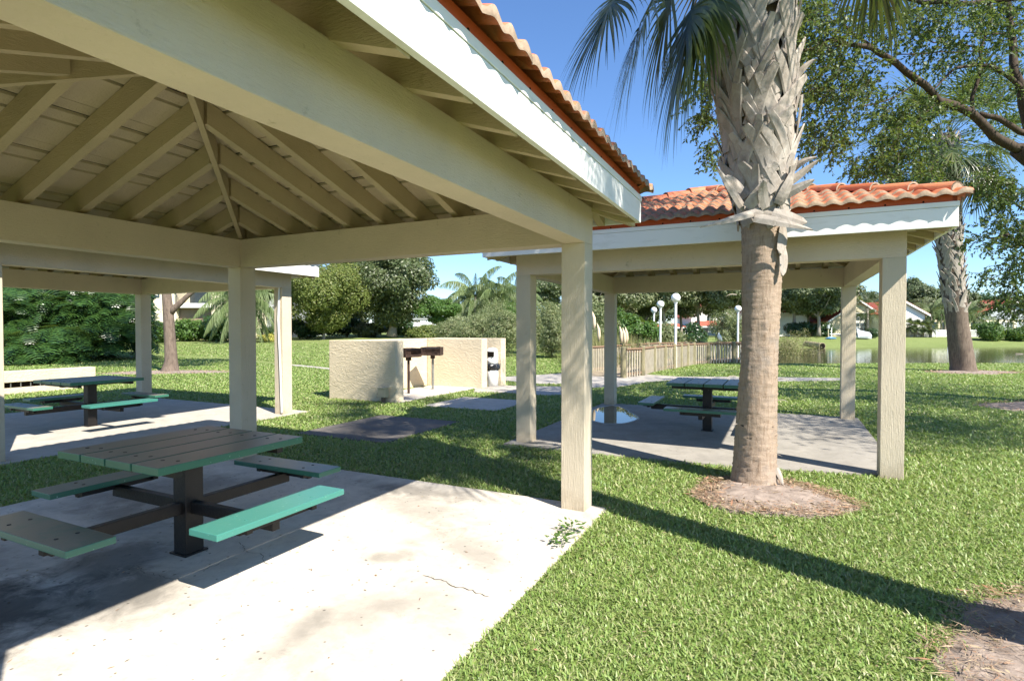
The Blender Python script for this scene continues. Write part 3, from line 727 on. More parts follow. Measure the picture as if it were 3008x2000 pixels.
def shrub(name, label, u, vb, vt, wpx, mat_, n=5000, size=.12, group=None, Y=None, clumps=16, cr=.45, aspect=.5, cat='shrub'):
    SEED[0] += 1; rs = np.random.RandomState(SEED[0])
    p = ground(u, vb) if Y is None else at(u, vb, Y)
    z = hz(p.x, p.y); Yd = p.y; h = at(u, vt, Yd).z - z; rw = wpx * Yd / FPX / 2
    g = empty(name, (p.x, p.y, z), 0, label, cat, group)
    b = MB()
    for i in range(6):
        a = rs.uniform(0, 6.28); b.tube([(0, 0, -.05), (math.cos(a) * rw * .2, math.sin(a) * rw * .2, h * .35), (math.cos(a) * rw * .5, math.sin(a) * rw * .5, h * .7)], [.03, .02, .01], 5)
    b.build('stem', M['limb'], g, True)
    mk_crown(rs, (0, 0, h * .5), (rw * 1.1, rw * .9, h * .55), n, size, mat_, g, 'foliage', clumps, cr, aspect, flat=.9, low=True)
    return g

# ------------------------------------------------------------------ palms
def fan_frond(b, base, direction, petiole, blade, n_leaf, droop, rs, wleaf=.028, spread=R(118), segs=6, up=None):
    """costapalmate fan frond"""
    d = Vector(direction).normalized(); side = d.cross(Vector((0, 0, 1)))
    if side.length < .1: side = Vector((1, 0, 0))
    side.normalize(); nrm = side.cross(d).normalized()
    roll = rs.uniform(-.5, .5); q = Matrix.Rotation(roll, 3, d); side = q @ side; nrm = q @ nrm
    # petiole curve
    p = Vector(base); pts = [p.copy()]; dd = d.copy()
    for i in range(5):
        p = p + dd * petiole / 5; dd = (dd + Vector((0, 0, -droop * .16))).normalized(); pts.append(p.copy())
    b.tube(pts, [.022, .018, .015, .013, .012, .011], 5, 0)
    hub = pts[-1]; ax = dd; side = (side - ax * side.dot(ax)).normalized(); nrm = side.cross(ax).normalized()
    for i in range(n_leaf):
        t = (i + .5) / n_leaf * 2 - 1; ang = t * spread; L = blade * (1 - .28 * abs(t) ** 1.5) * rs.uniform(.9, 1.08)
        dv = (ax * math.cos(ang) + side * math.sin(ang) + nrm * rs.uniform(-.06, .10)).normalized()
        start = hub + ax * (blade * .28 * (1 - abs(t))) ; q = start.copy(); acc = dv.copy()
        prev = None; wv = (dv.cross(nrm)).normalized(); base_i = len(b.v)
        for s_ in range(segs + 1):
            f = s_ / segs; w_ = wleaf * (.9 if f < .45 else .9 * (1 - ((f - .45) / .55)) ** 1.1 + .05)
            b.v.append(tuple(q - wv * w_ * .5)); b.v.append(tuple(q + wv * w_ * .5))
            if s_ < segs:
                acc = (acc + Vector((0, 0, -1)) * droop * (.05 + .38 * f * f) + Vector((rs.uniform(-.03, .03), rs.uniform(-.03, .03), 0))).normalized()
                q = q + acc * L / segs
        for s_ in range(segs):
            i0 = base_i + 2 * s_; b.f.append((i0, i0 + 1, i0 + 3, i0 + 2)); b.m.append(0)
def trunk_profile(b, prof, lean, n=64, rings=260, amp=.008, seed=0, ringamp=.013):
    """lumpy ringed palm trunk. prof: [(z, r)]"""
    zs = [q[0] for q in prof]; rsx = [q[1] for q in prof]; base = len(b.v)
    for i in range(rings):
        z = zs[0] + (zs[-1] - zs[0]) * i / (rings - 1); r = float(np.interp(z, zs, rsx)); cx, cy = lean(z)
        for k in range(n):
            th = 2 * math.pi * k / n; cxn, syn = math.cos(th), math.sin(th)
            nn = mn.noise(Vector((cxn * 1.2 + seed, syn * 1.2, z * 1.3))) ; ph = z * 2 * math.pi / .052 + 3.0 * mn.noise(Vector((cxn * 1.5, syn * 1.5 + seed, z * .8)))
            rg = max(0, math.sin(ph)) ** 2 * (.5 + mn.noise(Vector((cxn * 3, syn * 3, z * 9 + seed))))
            fi = mn.noise(Vector((cxn * 14, syn * 14, z * 3)))
            rr = r + nn * amp * 1.6 + rg * ringamp + fi * .004
            b.v.append((cx + rr * cxn, cy + rr * syn, z))
    for i in range(rings - 1):
        for k in range(n):
            k2 = (k + 1) % n; b.f.append((base + i * n + k, base + i * n + k2, base + (i + 1) * n + k2, base + (i + 1) * n + k)); b.m.append(0)
def boot(b, th, z, r0, lean, tilt, length, w0, out, rs, thick=.022, curl=0.0, th2=None):
    """one strap-like old leaf base on the trunk; tilt = sideways lean angle"""
    segs = 7; base = len(b.v); cx, cy = lean(z)
    for s_ in range(segs + 1):
        f = s_ / segs; zz = z + length * f * math.cos(tilt) * (1 - .15 * out * f); thh = th + length * f * math.sin(tilt) / (r0 + .05)
        rr = r0 + out * (.25 * f + .75 * f * f) + .012; wd = w0 * (1.15 - .55 * f) * (1 if f < .96 else .8)
        cx, cy = lean(zz)
        e = Vector((math.cos(thh), math.sin(thh), 0)); tn = Vector((-math.sin(thh), math.cos(thh), 0))
        sd_ = (tn * math.cos(tilt) - Vector((0, 0, 1)) * math.sin(tilt)); c0 = Vector((cx, cy, zz)) + e * rr
        for (a, t_) in ((-1, 0), (-.75, .8), (.75, .8), (1, 0)):
            b.v.append(tuple(c0 + sd_ * (a * wd * .5) + e * (t_ * thick)))
        b.v.append(tuple(c0 - e * thick * .5))
    for s_ in range(segs):
        for k in range(5):
            k2 = (k + 1) % 5; i0 = base + 5 * s_
            b.f.append((i0 + k, i0 + k2, i0 + 5 + k2, i0 + 5 + k)); b.m.append(0)
    b.f.append(tuple(base + 5 * segs + k for k in range(5))); b.m.append(0); b.f.append(tuple(base + k for k in (4, 3, 2, 1, 0))); b.m.append(0)
def free_boot(b, p0, p1, p2, w0, thick=.02, w1=None):
    """a dry stub sticking out freely: quadratic curve"""
    p0, p1, p2 = Vector(p0), Vector(p1), Vector(p2); segs = 8; base = len(b.v); w1 = w1 or w0 * .45
    for s_ in range(segs + 1):
        f = s_ / segs; c0 = p0 * (1 - f) ** 2 + p1 * 2 * f * (1 - f) + p2 * f * f; t = ((p1 - p0) * (1 - f) + (p2 - p1) * f).normalized()
        sd_ = t.cross(Vector((0.05, -1, .1))); sd_.normalize(); nn = t.cross(sd_).normalized(); wd = (w0 * (1 - f) + w1 * f) * (1.0 + .5 * math.sin(f * 3.14))
        if f > .95: wd *= .4
        for (a, t_) in ((-1, 0), (-.5, .8), (.5, .8), (1, 0)): b.v.append(tuple(c0 + sd_ * a * wd * .5 + nn * t_ * thick))
        b.v.append(tuple(c0 - nn * thick * .4))
    for s_ in range(segs):
        for k in range(5):
            k2 = (k + 1) % 5; i0 = base + 5 * s_; b.f.append((i0 + k, i0 + k2, i0 + 5 + k2, i0 + 5 + k)); b.m.append(0)
    b.f.append(tuple(base + 5 * segs + k for k in range(5))); b.m.append(0)
def sabal(label, loc, H_, prof, lean, boots_from, boots_to, rb, seed, n_fronds=34, extra=None, nrow=.115, blade=1.15, pet=1.2, n_leaf=38, hires=True, boots_n=11, wleaf=.028, group='cabbage palms on the lawn', frange=120):
    rs = random.Random(seed); g = empty('palm_tree', loc, 0, label, 'palm', group)
    b = MB(); trunk_profile(b, prof, lean, 72 if hires else 36, 330 if hires else 120, seed=seed); b.build('trunk', M['trunk'] if hires else M['bark'], g, True)
    b = MB(); z = boots_from; row = 0
    while z < boots_to:
        r0 = float(np.interp(z, [q[0] for q in rb], [q[1] for q in rb]))
        for k in range(boots_n):
            th = 2 * math.pi * (k + (row % 2) * .5) / boots_n + rs.uniform(-.16, .16); s_ = 1 if (row + k) % 2 else -1
            boot(b, th, z + rs.uniform(-.05, .05), r0 - .055 + rs.uniform(-.02, .01), lean, s_ * rs.uniform(.12, .62), rs.uniform(.42, .70), rs.uniform(.10, .16), rs.uniform(.02, .15), rs, .016)
        z += nrow; row += 1
    if extra: extra(b, g)
    b.build('leaf_bases', M['boot'], g, False)
    b = MB(); cx, cy = lean(H_)
    for i in range(n_fronds):
        a = 2.399 * i + rs.uniform(-.2, .2); el = R(72 - frange * (i / n_fronds) ** .9); d = (math.cos(a) * math.cos(el), math.sin(a) * math.cos(el), math.sin(el))
        fan_frond(b, (cx + math.cos(a) * .12, cy + math.sin(a) * .12, H_ - .3 * i / n_fronds), d, pet * rs.uniform(.85, 1.15), blade, n_leaf, .55 if el > 0 else .9, rs, wleaf)
    if extra == extra_near: near_fronds(b)
    b.build('fronds', M['frond'], g)
    return g
# near palm
PB = Vector((2.464, 5.62, 0))
def lean_near(z): 
    t = np.interp(z, [-.2, 0, 1.43, 2.56, 3.2, 4.15, 4.82, 7], [2.464, 2.464, 2.53, 2.56, 2.52, 2.47, 2.44, 2.42]); return (float(t) - PB.x, .02 * z)
def loc_near(u, v, dY=0.0): return at(u, v, 5.62 + dY) - PB
def extra_near(b, g):
    F_ = lambda a, m_, c_, w_, d0=-.25, d1=-.40, d2=-.45, th=.02, w1=None: free_boot(b, loc_near(*a, d0), loc_near(*m_, d1), loc_near(*c_, d2), w_, th, w1)
    F_((2240, 618), (2150, 645), (2058, 668), .065, w1=.015)          # long one to the left
    F_((2215, 640), (2300, 652), (2388, 676), .085, -.30, -.38, -.42, w1=.02)
    F_((2270, 625), (2320, 640), (2370, 655), .10, -.24, -.3, -.32, w1=.06)
    F_((2290, 580), (2350, 550), (2392, 528), .085, -.15, -.25, -.3, w1=.035)
    F_((2310, 545), (2365, 500), (2405, 470), .07, .0, -.05, -.1, w1=.02)
    F_((2330, 500), (2350, 470), (2400, 462), .06, .05, 0, -.05, w1=.02)
    F_((2325, 250), (2360, 190), (2395, 175), .06, .0, 0, -.05, w1=.02)
    F_((2180, 560), (2150, 530), (2130, 520), .08, -.2, -.25, -.3, w1=.05)
    F_((2185, 615), (2150, 560), (2105, 490), .07, -.18, -.28, -.32, w1=.03)
    F_((2250, 610), (2235, 560), (2245, 530), .10, -.26, -.36, -.42)
    F_((2195, 610), (2225, 575), (2248, 530), .10, -.26, -.34, -.36)
    F_((2285, 600), (2310, 560), (2330, 500), .09, -.22, -.3, -.28)
    def stub(*a_, **k_):
        b2 = MB(); a, m_, c_, w_ = a_[:4]; d0, d1, d2, th, w1 = a_[4:9]; free_boot(b2, loc_near(*a, d0), loc_near(*m_, d1), loc_near(*c_, d2), w_, th, w1); b2.build('dry_stub', M['boot'], g)
    stub((2300, 660), (2302, 700), (2292, 745), .055, -.16, -.18, -.2, .02, .07)
    stub((2296, 720), (2308, 760), (2298, 810), .06, -.14, -.17, -.2, .02, .05)
    for (u, v) in ((2150, 1100), (2300, 1108), (2168, 1240), (2297, 1170), (2280, 1330), (2150, 860)):
        s_ = -1 if u < 2220 else 1; stub((u - s_ * 14, v + 6), (u + s_ * 6, v), (u + s_ * 18, v + 12), .008, .0, -.03, -.04, .004, .002)
    stub((2280, 1375), (2292, 1395), (2300, 1425), .05, -.12, -.16, -.2, .02, .02)
def near_fronds(b):
    rs = random.Random(77); o = PB
    def F_(a, m_, d, pet, bl, dr, nl=44, sp=R(105)):
        p0 = loc_near(*a); dv = loc_near(*m_) - p0; fan_frond(b, p0, dv, dv.length, bl, nl, dr, rs, .034, sp, 8)
    F_((2150, -365, -.2), (1850, -55, -.5), 0, .9, 1.15, 1.0, 56, R(100))
    F_((2130, -375, .2), (1750, -75, .2), 0, .9, 1.0, .85, 50, R(100))
    F_((2150, -305, -.3), (1990, -5, -.5), 0, .6, 1.15, 1.2, 58, R(85))
    F_((2120, -325, .3), (1930, -35, .5), 0, .6, 1.1, 1.2, 50, R(90))
    F_((2160, -265, -.4), (2050, -35, -.5), 0, .6, .95, 1.3, 46, R(75))
    F_((2160, -275, .4), (2080, -15, .6), 0, .6, 1.0, 1.3, 46, R(75))
    F_((2140, -275, .4), (1820, 15, .8), 0, .6, .85, 1.2, 46, R(85))
    F_((2300, -450, .2), (2600, -250, .6), 0, .9, .95, 1.4, 44, R(75))
nearpalm = sabal('large near palm with criss-crossed grey leaf bases above a smooth ringed trunk', PB, 6.75,
    [(-.05, .25), (.0, .228), (.15, .208), (.7, .188), (1.43, .175), (2.2, .184), (2.56, .20), (3.2, .235), (4.2, .30), (6.8, .25)], lean_near, 2.62, 6.4,
    [(2.5, .25), (2.9, .31), (3.3, .36), (4.2, .415), (5.2, .44), (6.4, .40)], 1, 22, extra_near, nrow=.10, boots_n=13, frange=78)
# leaning palm just outside the frame on the right (throws the long band of shade)
def lean_b(z): return (-.01 * z, -.01 * z)
sabal('leaning palm just out of frame at right, above the mulch bed', Vector((3.02, 2.38, 0)), 7.0,
    [(-.05, .26), (.3, .22), (3, .19), (7, .18)], lean_b, 4.6, 6.8, [(4, .22), (6.8, .28)], 5, 28, None, blade=.95, pet=.85, hires=False)
# far palm
P2 = on(2828, 1090, 0)
def lean_c(z): return (float(np.interp(z, [0, 1.7, 4.6, 7.2, 9.2, 11], [0, -.25, -.6, -.75, -.9, -.95])), 0)
P2 = Vector((16.95, 20.77, 0))
sabal('leaning palm farther off at right by the pond edge, darker shaggy trunk', P2, 8.7,
    [(-.1, .46), (.15, .40), (1.7, .34), (4.6, .36), (7.5, .36), (8.8, .3)], lean_c, 2.2, 8.6, [(2.2, .37), (4.5, .42), (8.5, .46)], 9, 44, None, blade=1.35, pet=1.5, hires=False, boots_n=12, nrow=.2, wleaf=.045)

# ------------------------------------------------------------------ the broadleaf tree whose limbs reach in from the right
g = empty('shade_tree', (12.1, 11.15, -.03), 0, 'broadleaf tree standing just right of the frame, limbs and leaves overhanging the upper right', 'tree')
gm = Vector((12.1, 11.15, -.03))
def LP(u, v, Y): return at(u, v, Y) - gm
b = MB(); b.tube([(0, 0, -.1), (.05, 0, .6), (-.05, .05, 2.0), (-.25, 0, 3.3), (-.5, -.1, 4.2)], [.42, .3, .26, .24, .22], 14); b.build('trunk', M['bark'], g, True)
b = MB(); twigs = []
def limb(pts, r0, r1, n_=8):
    r0 *= .68; r1 *= .75
    P = [LP(*q) for q in pts]; 
    # subdivide with slight wobble
    Q = []
    for i in range(len(P) - 1):
        for k in range(3):
            t = k / 3; q = P[i].lerp(P[i + 1], t); Q.append(q + Vector((mn.noise(q * 2), mn.noise(q * 2 + Vector((5, 0, 0))), mn.noise(q * 2 + Vector((0, 5, 0))))) * .05)
    Q.append(P[-1]); rr = [r0 + (r1 - r0) * i / (len(Q) - 1) for i in range(len(Q))]; b.tube(Q, rr, n_); twigs.extend(Q[len(Q) // 3:])
b.tube([(-.5, -.1, 4.1), LP(3030, 470, 10.8), LP(2990, 440, 10.7)], [.22, .15, .14], 10)
limb([(2990, 440, 10.7), (2914, 393, 10.5), (2861, 330, 10.4), (2758, 295, 10.1), (2691, 237, 9.9), (2602, 161, 9.6), (2560, 140, 9.4), (2500, 128, 9.2), (2430, 118, 9.0)], .135, .035)
limb([(2600, 160, 9.6), (2510, 105, 9.4), (2480, 70, 9.2), (2475, 20, 9.1)], .05, .015, 6)
limb([(3060, 500, 11), (3020, 380, 11), (2999, 268, 10.9), (2972, 214, 10.9), (2970, 120, 11), (2960, 20, 11.2), (2955, -80, 11.3)], .15, .06)
limb([(2999, 268, 10.9), (2960, 230, 10.8), (2914, 192, 10.6), (2870, 190, 10.5), (2803, 205, 10.3), (2765, 240, 10.2), (2745, 262, 10.1)], .075, .015, 6)
limb([(2861, 330, 10.4), (2856, 281, 10.4), (2875, 200, 10.4), (2887, 140, 10.5), (2910, 60, 10.6), (2905, -20, 10.7)], .05, .03, 6)
limb([(3030, 400, 10.9), (2990, 385, 10.7), (2937, 348, 10.5), (2880, 335, 10.4)], .09, .06, 7)
limb([(2887, 140, 10.5), (2800, 130, 10.3), (2740, 130, 10.1), (2680, 90, 9.9), (2660, 30, 9.8)], .025, .01, 5)
limb([(2887, 150, 10.5), (2760, 155, 10.2), (2640, 165, 9.9), (2560, 185, 9.6), (2520, 178, 9.5)], .02, .008, 5)
limb([(2970, 110, 11), (2900, 100, 10.8), (2830, 95, 10.6)], .03, .01, 5)
limb([(3060, -20, 11), (2900, 5, 10.6), (2760, 10, 10.2), (2620, -10, 9.8), (2500, -20, 9.4)], .08, .03, 7)
limb([(3080, 800, 11), (3010, 720, 10.6), (2960, 690, 10.4), (2900, 700, 10.3)], .08, .02, 6)
limb([(3060, 650, 11), (2990, 600, 10.8), (2940, 560, 10.6), (2900, 520, 10.5)], .04, .012, 5)
limb([(2700, 240, 9.9), (2600, 300, 9.7), (2500, 320, 9.5), (2420, 330, 9.4)], .022, .008, 5)
limb([(2758, 295, 10.1), (2680, 380, 10.0), (2620, 430, 9.9), (2560, 470, 9.8)], .022, .008, 5)
limb([(2500, 128, 9.2), (2380, 150, 9.0), (2250, 170, 8.9), (2120, 200, 8.8), (2070, 240, 8.8)], .03, .006, 5)
limb([(2430, 250, 9.2), (2300, 300, 9.1), (2150, 330, 9.0), (2060, 340, 8.9)], .02, .005, 5)
b.build('limb', M['limb'], g, True)
# leaves on drooping twigs inside foliage regions (u, v, ru, rv, Y, spread in Y, twigs)
rs = np.random.RandomState(42)
regs = [(2390, 60, 130, 80, 9.2, .9, 200), (2450, 190, 130, 90, 9.4, .9, 170), (2420, 330, 90, 90, 9.4, .7, 95), (2520, 260, 120, 70, 9.6, .7, 65), (2430, 410, 70, 55, 9.5, .5, 55),
        (2640, 380, 100, 80, 10, .8, 120), (2570, 480, 70, 40, 9.9, .5, 70), (2700, 470, 70, 50, 10, .6, 60), (2730, 330, 90, 60, 10.1, .6, 70), (2640, 60, 120, 60, 9.8, .8, 90), (2800, 30, 130, 50, 10.2, .8, 110),
        (2860, 130, 100, 60, 10.5, .6, 60), (2960, 40, 70, 60, 11, .6, 90), (2760, 150, 90, 60, 10.2, .6, 45), (2980, 200, 40, 90, 11, .5, 25), (2900, 250, 80, 60, 10.7, .6, 25),
        (2960, 560, 60, 50, 10.7, .6, 80), (2900, 520, 50, 30, 10.5, .4, 30), (2990, 680, 40, 40, 10.6, .5, 60), (2920, 780, 50, 45, 10.4, .3, 0), (2900, 705, 60, 25, 10.3, .3, 16), (2930, 800, 45, 25, 10.3, .3, 14), (2985, 880, 35, 45, 10.5, .4, 70), (2990, 780, 30, 60, 10.6, .4, 45), (2935, 640, 50, 30, 10.4, .4, 18),
        (2095, 235, 35, 50, 8.9, .4, 45), (2070, 270, 40, 18, 8.9, .3, 14), (2080, 335, 35, 15, 8.9, .3, 22), (2098, 430, 18, 40, 8.9, .3, 24), (2300, 90, 60, 80, 9.0, .6, 50), (2180, 120, 60, 80, 9.0, .6, 30),
        (2700, -260, 420, 230, 10.2, 1.6, 420), (3200, 150, 180, 350, 11.2, 1.6, 330), (3300, 600, 200, 260, 11.5, 1.6, 200)]
Pl = []; Dl = []; Nl = []; tw = MB()
regs = [(a_, b_, c_, d_, e_, f_, int(g_ * 1.25)) for a_, b_, c_, d_, e_, f_, g_ in regs]
for (u, v, ru, rv, Y, dY, nt_) in regs:
    for k in range(nt_):
        a = rs.uniform(0, 6.283); r_ = math.sqrt(rs.uniform(0, 1)); Yk = Y + rs.uniform(-dY, dY)
        p = np.array(LP(u + ru * r_ * math.cos(a), v + rv * r_ * math.sin(a), Yk)); d = np.array([rs.uniform(-1, .5), rs.uniform(-.8, .8), rs.uniform(-.9, .25)]); d /= np.linalg.norm(d)
        L_ = rs.uniform(.22, .5); ns = int(L_ / .03); q = p.copy(); line = [tuple(q)]
        for s_ in range(ns):
            d = d + np.array([0, 0, -.035]) + rs.normal(size=3) * .05; d /= np.linalg.norm(d); q = q + d * .03
            if s_ % 5 == 4: line.append(tuple(q))
            for sgn in (-1, 1):
                sd_ = np.cross(d, rs.normal(size=3)); sd_ /= np.linalg.norm(sd_) + 1e-6
                if rs.rand() < .8: Pl.append(q.copy()); Dl.append(sd_ * .8 + d * .6 + np.array([0, 0, -.25])); Nl.append(rs.normal(size=3) + np.array([0, 0, 1.0]))
        if len(line) > 1: tw.tube(line, [.004] * len(line), 3, cap=False)
nvis = len(Pl)
for (wx, wy, wz, rx_, ry_, rz_, cnt) in ((13.5, 7.0, 6.6, 3.2, 3.2, 1.5, 330), (10.4, 4.3, 6.4, 3.0, 2.4, 1.1, 420), (15.5, 9.5, 7.0, 3.5, 4, 1.8, 200), (14.0, 14.0, 7.5, 4, 4, 1.8, 200)):
    for k in range(cnt):
        v3 = rs.normal(size=3); v3 /= np.linalg.norm(v3); c0 = np.array([wx, wy, wz]) + v3 * np.array([rx_, ry_, rz_]) * rs.uniform(.2, 1) - np.array(gm)
        for j in range(26): Pl.append(c0 + rs.normal(size=3) * np.array([.28, .28, .14])); Dl.append(rs.normal(size=3) + np.array([0, 0, -.3])); Nl.append(rs.normal(size=3) + np.array([0, 0, 1.0]))
Pl = np.array(Pl); Dl = np.array(Dl); Nl = np.array(Nl); Ls = rs.uniform(.04, .085, len(Pl)); Ls[nvis:] *= 1.5
leaves('crown', Pl, Dl, Nl, Ls, Ls * .52, M['treeleaf'], g); tw.build('twigs', M['limb'], g)

# ------------------------------------------------------------------ background left: tree, philodendrons, shrubs, condo
g = empty('forked_tree', ground(498, 1092), 0, 'forked grey tree trunk on the left lawn behind the far left pavilion', 'tree')
o_ = Vector(g.location)
T_ = lambda u, v, Y=20.4: at(u, v, Y) - o_
b = MB(); b.tube([T_(500, 1110), T_(500, 1088), T_(503, 1060), T_(500, 1010), T_(497, 960), T_(495, 930), T_(492, 895), T_(488, 850), T_(486, 780), T_(470, 660)], [.42, .30, .215, .195, .185, .18, .165, .15, .13, .09], 16)
b.tube([T_(497, 925), T_(512, 905), T_(530, 890), T_(548, 872), T_(575, 850), T_(640, 780)], [.12, .115, .10, .085, .075, .05], 10)
b.tube([T_(488, 850), T_(440, 780), T_(380, 700)], [.09, .07, .04], 8)
b.build('trunk', M['bark'], g, True)
rs = np.random.RandomState(5); mk_crown(rs, (-.2, 0, 6.6), (4.2, 3.6, 2.4), 16000, .13, M['treeleaf'], g, clumps=34, cr=.32)
def phil_leaf(V, F, p, d, up, L, W, rs):
    """deeply lobed leaf"""
    d = d / np.linalg.norm(d); s = np.cross(d, up); s /= np.linalg.norm(s) + 1e-9; nrm = np.cross(s, d); n_ = 8
    for i in range(n_):
        t0 = i / n_; c0 = p + d * L * t0 - nrm * L * .35 * t0 * t0; wl = W * math.sin(math.pi * (.16 + .8 * t0)) * .62
        for sg in (-1, 1):
            b0 = len(V); tip = c0 + s * sg * wl + d * L * .10 - nrm * wl * .25; c1 = p + d * L * (t0 + .05) - nrm * L * .35 * (t0 + .05) ** 2
            V += [c0, c0 + s * sg * wl * .6 + d * L * .015 - nrm * wl * .08, tip, c1 + s * sg * wl * .55 + d * L * .02 - nrm * wl * .08]; F.append((b0, b0 + 1, b0 + 2, b0 + 3))
            b0 = len(V); V += [c0, c0 + s * sg * wl * .6 + d * L * .015 - nrm * wl * .08, c1 + s * sg * wl * .55 + d * L * .02 - nrm * wl * .08, c1]; F.append((b0, b0 + 1, b0 + 2, b0 + 3))
def philodendron(label, u, vb, h, rad, n, L, seed, group='lobed philodendrons at the left'):
    p = ground(u, vb); rs = np.random.RandomState(seed); g = empty('philodendron', p, 0, label, 'shrub', group); V = []; F = []; st = MB()
    for i in range(n):
        a = rs.uniform(0, 6.283); zz = h * rs.uniform(.12, 1) ** .8; rr = rad * rs.uniform(.3, .9) * (1 - .35 * zz / h); q = np.array([rr * math.cos(a), rr * math.sin(a), zz])
        d = np.array([math.cos(a), math.sin(a), rs.uniform(-.9, .3)]) + rs.normal(size=3) * .25; l_ = L * rs.uniform(.6, 1.15)
        phil_leaf(V, F, q, d, np.array([0, 0, 1.0]) + rs.normal(size=3) * .2, l_, l_ * .9, rs)
        if i % 3 == 0: st.tube([(q[0] * .15, q[1] * .15, zz * .3), (q[0] * .7, q[1] * .7, zz * .95), tuple(q)], [.014, .011, .008], 5)
    npmesh('foliage', np.array(V), np.array(F), M['phil'], g); st.build('stem', M['midleaf'], g, True)
    return g
for i, (u, vb, h, rad, n, L, lab) in enumerate([
    (95, 1068, 1.5, 1.3, 60, .85, 'light green lobed philodendron low at the far left corner'),
    (190, 1066, 1.7, 1.2, 60, .9, 'lobed philodendron with drooping leaf at left, just left of the dark gap'),
    (30, 1062, 3.6, 1.7, 130, .85, 'tall philodendron against the far left post'),
    (140, 1056, 3.9, 1.8, 150, .85, 'tall dense philodendron between the two low ones at left'),
    (250, 1056, 3.7, 1.7, 140, .8, 'tall dark philodendron right of the drooping leaf'),
    (330, 1056, 3.5, 1.5, 120, .8, 'philodendron mass beside the post of the left pavilion'),
    (395, 1056, 3.2, 1.3, 80, .75, 'philodendron at the hedge end, left of the forked tree')]):
    philodendron(lab, u, vb, h, rad, int(n * 2.4), L * .95, 20 + i)
for i, (u, w_) in enumerate([(20, 190), (120, 190), (230, 190), (330, 170), (410, 90)]):
    shrub('tall_shrub', ['dark tall shrub behind the philodendrons, leftmost', 'dark tall shrub second from the left edge', 'dark tall shrub in the middle of the left hedge', 'dark tall shrub behind the left pavilion post', 'dark shrub end beside the forked trunk'][i], u, 1049, 690, w_, M['darkleaf'], 9000, .22, 'dark hedge shrubs at left', Y=29.0, clumps=24, cr=.4)
# shrubs by the condo
shrub('leafy_shrub', 'light green spiky shrub below the brown siding', 560, 1002, 935, 120, M['midleaf'], 6000, .26, 'shrubs below the condo', cr=.5)
shrub('leafy_shrub', 'darker leafy shrub right of the light one, under the condo', 645, 1003, 925, 125, M['phil'], 6000, .28, 'shrubs below the condo', cr=.5)
shrub('leafy_shrub', 'shrub left of the forked trunk beyond the post', 462, 1008, 940, 50, M['midleaf'], 3000, .24, 'shrubs below the condo', cr=.5)
shrub('croton_shrub', 'yellow leaved low shrub between two pavilion posts', 782, 1004, 975, 52, M['yellow'], 2500, .14, cr=.5)
shrub('leafy_shrub', 'dark shrub over the yellow croton', 790, 998, 950, 60, M['darkleaf'], 2500, .2, 'shrubs below the condo', cr=.5)
# dark understory row
for i, (u, vb, vt, w_) in enumerate([(880, 996, 925, 90), (950, 990, 935, 90), (1020, 990, 930, 90), (1090, 991, 940, 85), (1140, 985, 920, 90), (1185, 985, 935, 60)]):
    shrub('understory_shrub', ['dark shrub just right of the conduit post', 'dark shrub under the blossoming tree', 'dark shrub left of the big oak base', 'bluish shrub spilling toward the lawn under the oak', 'dark shrub under the oak, right of the bluish one', 'dark shrub at the right end of the oak bed'][i], u, vb, vt, w_, M['darkleaf'] if i != 3 else M['oak'], 5000, .26, 'shrubs in the oak bed', cr=.5)
shrub('round_shrub', 'bright yellow green shrub peeking over the stucco wall', 1208, 992, 962, 62, M['paleleaf'], 2600, .2, cr=.5)
# condo
g = empty('condo_building', at(560, 965, 52) * 1.0, 0, 'cream condo with dark balcony railing over brown siding, behind the forked tree', 'building')
g.location.z = .5; o_ = Vector(g.location); xx = lambda u, Y=52: at(u, 965, Y).x - o_.x; zz = lambda v, Y=52: at(560, v, Y).z - o_.z
b = MB(); b.box(xx(380), xx(518), 0, 8, -.5, 8, bev=0); b.box(xx(622), xx(700), 0, 8, -.5, 8); b.box(xx(518), xx(622), 1.6, 8, zz(903), 8); b.build('wall', M['housecream'], g)
b = MB(); b.box(xx(520), xx(622), .5, 8, -.5, zz(905)); b.build('siding', M['brownsiding'], g)
b = MB(); b.box(xx(517), xx(623), -.25, 1.6, zz(904), zz(891)); b.build('balcony_slab', M['housewhite'], g)
b = MB()
for i in range(34): x0 = xx(519) + i * (xx(621) - xx(519)) / 33; b.box(x0 - .012, x0 + .012, -.18, -.15, zz(891), zz(891) + 1.1)
b.box(xx(518), xx(622), -.2, -.13, zz(891) + 1.1, zz(891) + 1.16); b.build('balcony_rail', M['darkrail'], g)
b = MB(); b.box(xx(530), xx(612), 1.57, 1.6, zz(891), zz(891) + 2.1); b.build('balcony_door', M['glass'], g)
b = MB(); b.box(xx(400), xx(470), -.02, 0, zz(875), zz(845)); b.box(xx(640), xx(675), -.02, 0, zz(958), zz(935)); b.build('window', M['glass'], g)
b = MB(); b.box(xx(370), xx(710), -.6, 8.5, 8, 8.3); b.add([(xx(370), -.6, 8.3), (xx(710), -.6, 8.3), (xx(710), 8.5, 8.3), (xx(370), 8.5, 8.3), (xx(450), 4, 10.5), (xx(630), 4, 10.5)], [(0, 1, 5, 4), (1, 2, 5), (2, 3, 4, 5), (3, 0, 4)]); b.build('roof', M['redroof'], g)
b = MB(); g2 = empty('side_building', at(790, 965, 58), 0, 'grey shaded building wall glimpsed between the pavilion posts', 'building'); g2.location.z = .6
b.box(-3.5, 4.0, 0, 6, -.5, 6.5); b.build('wall', M['housegrey'], g2); b = MB()
for i in range(6): b.box(-1.5 + i * .9, -1.2 + i * .9, -.03, 0, .3, 2.2)
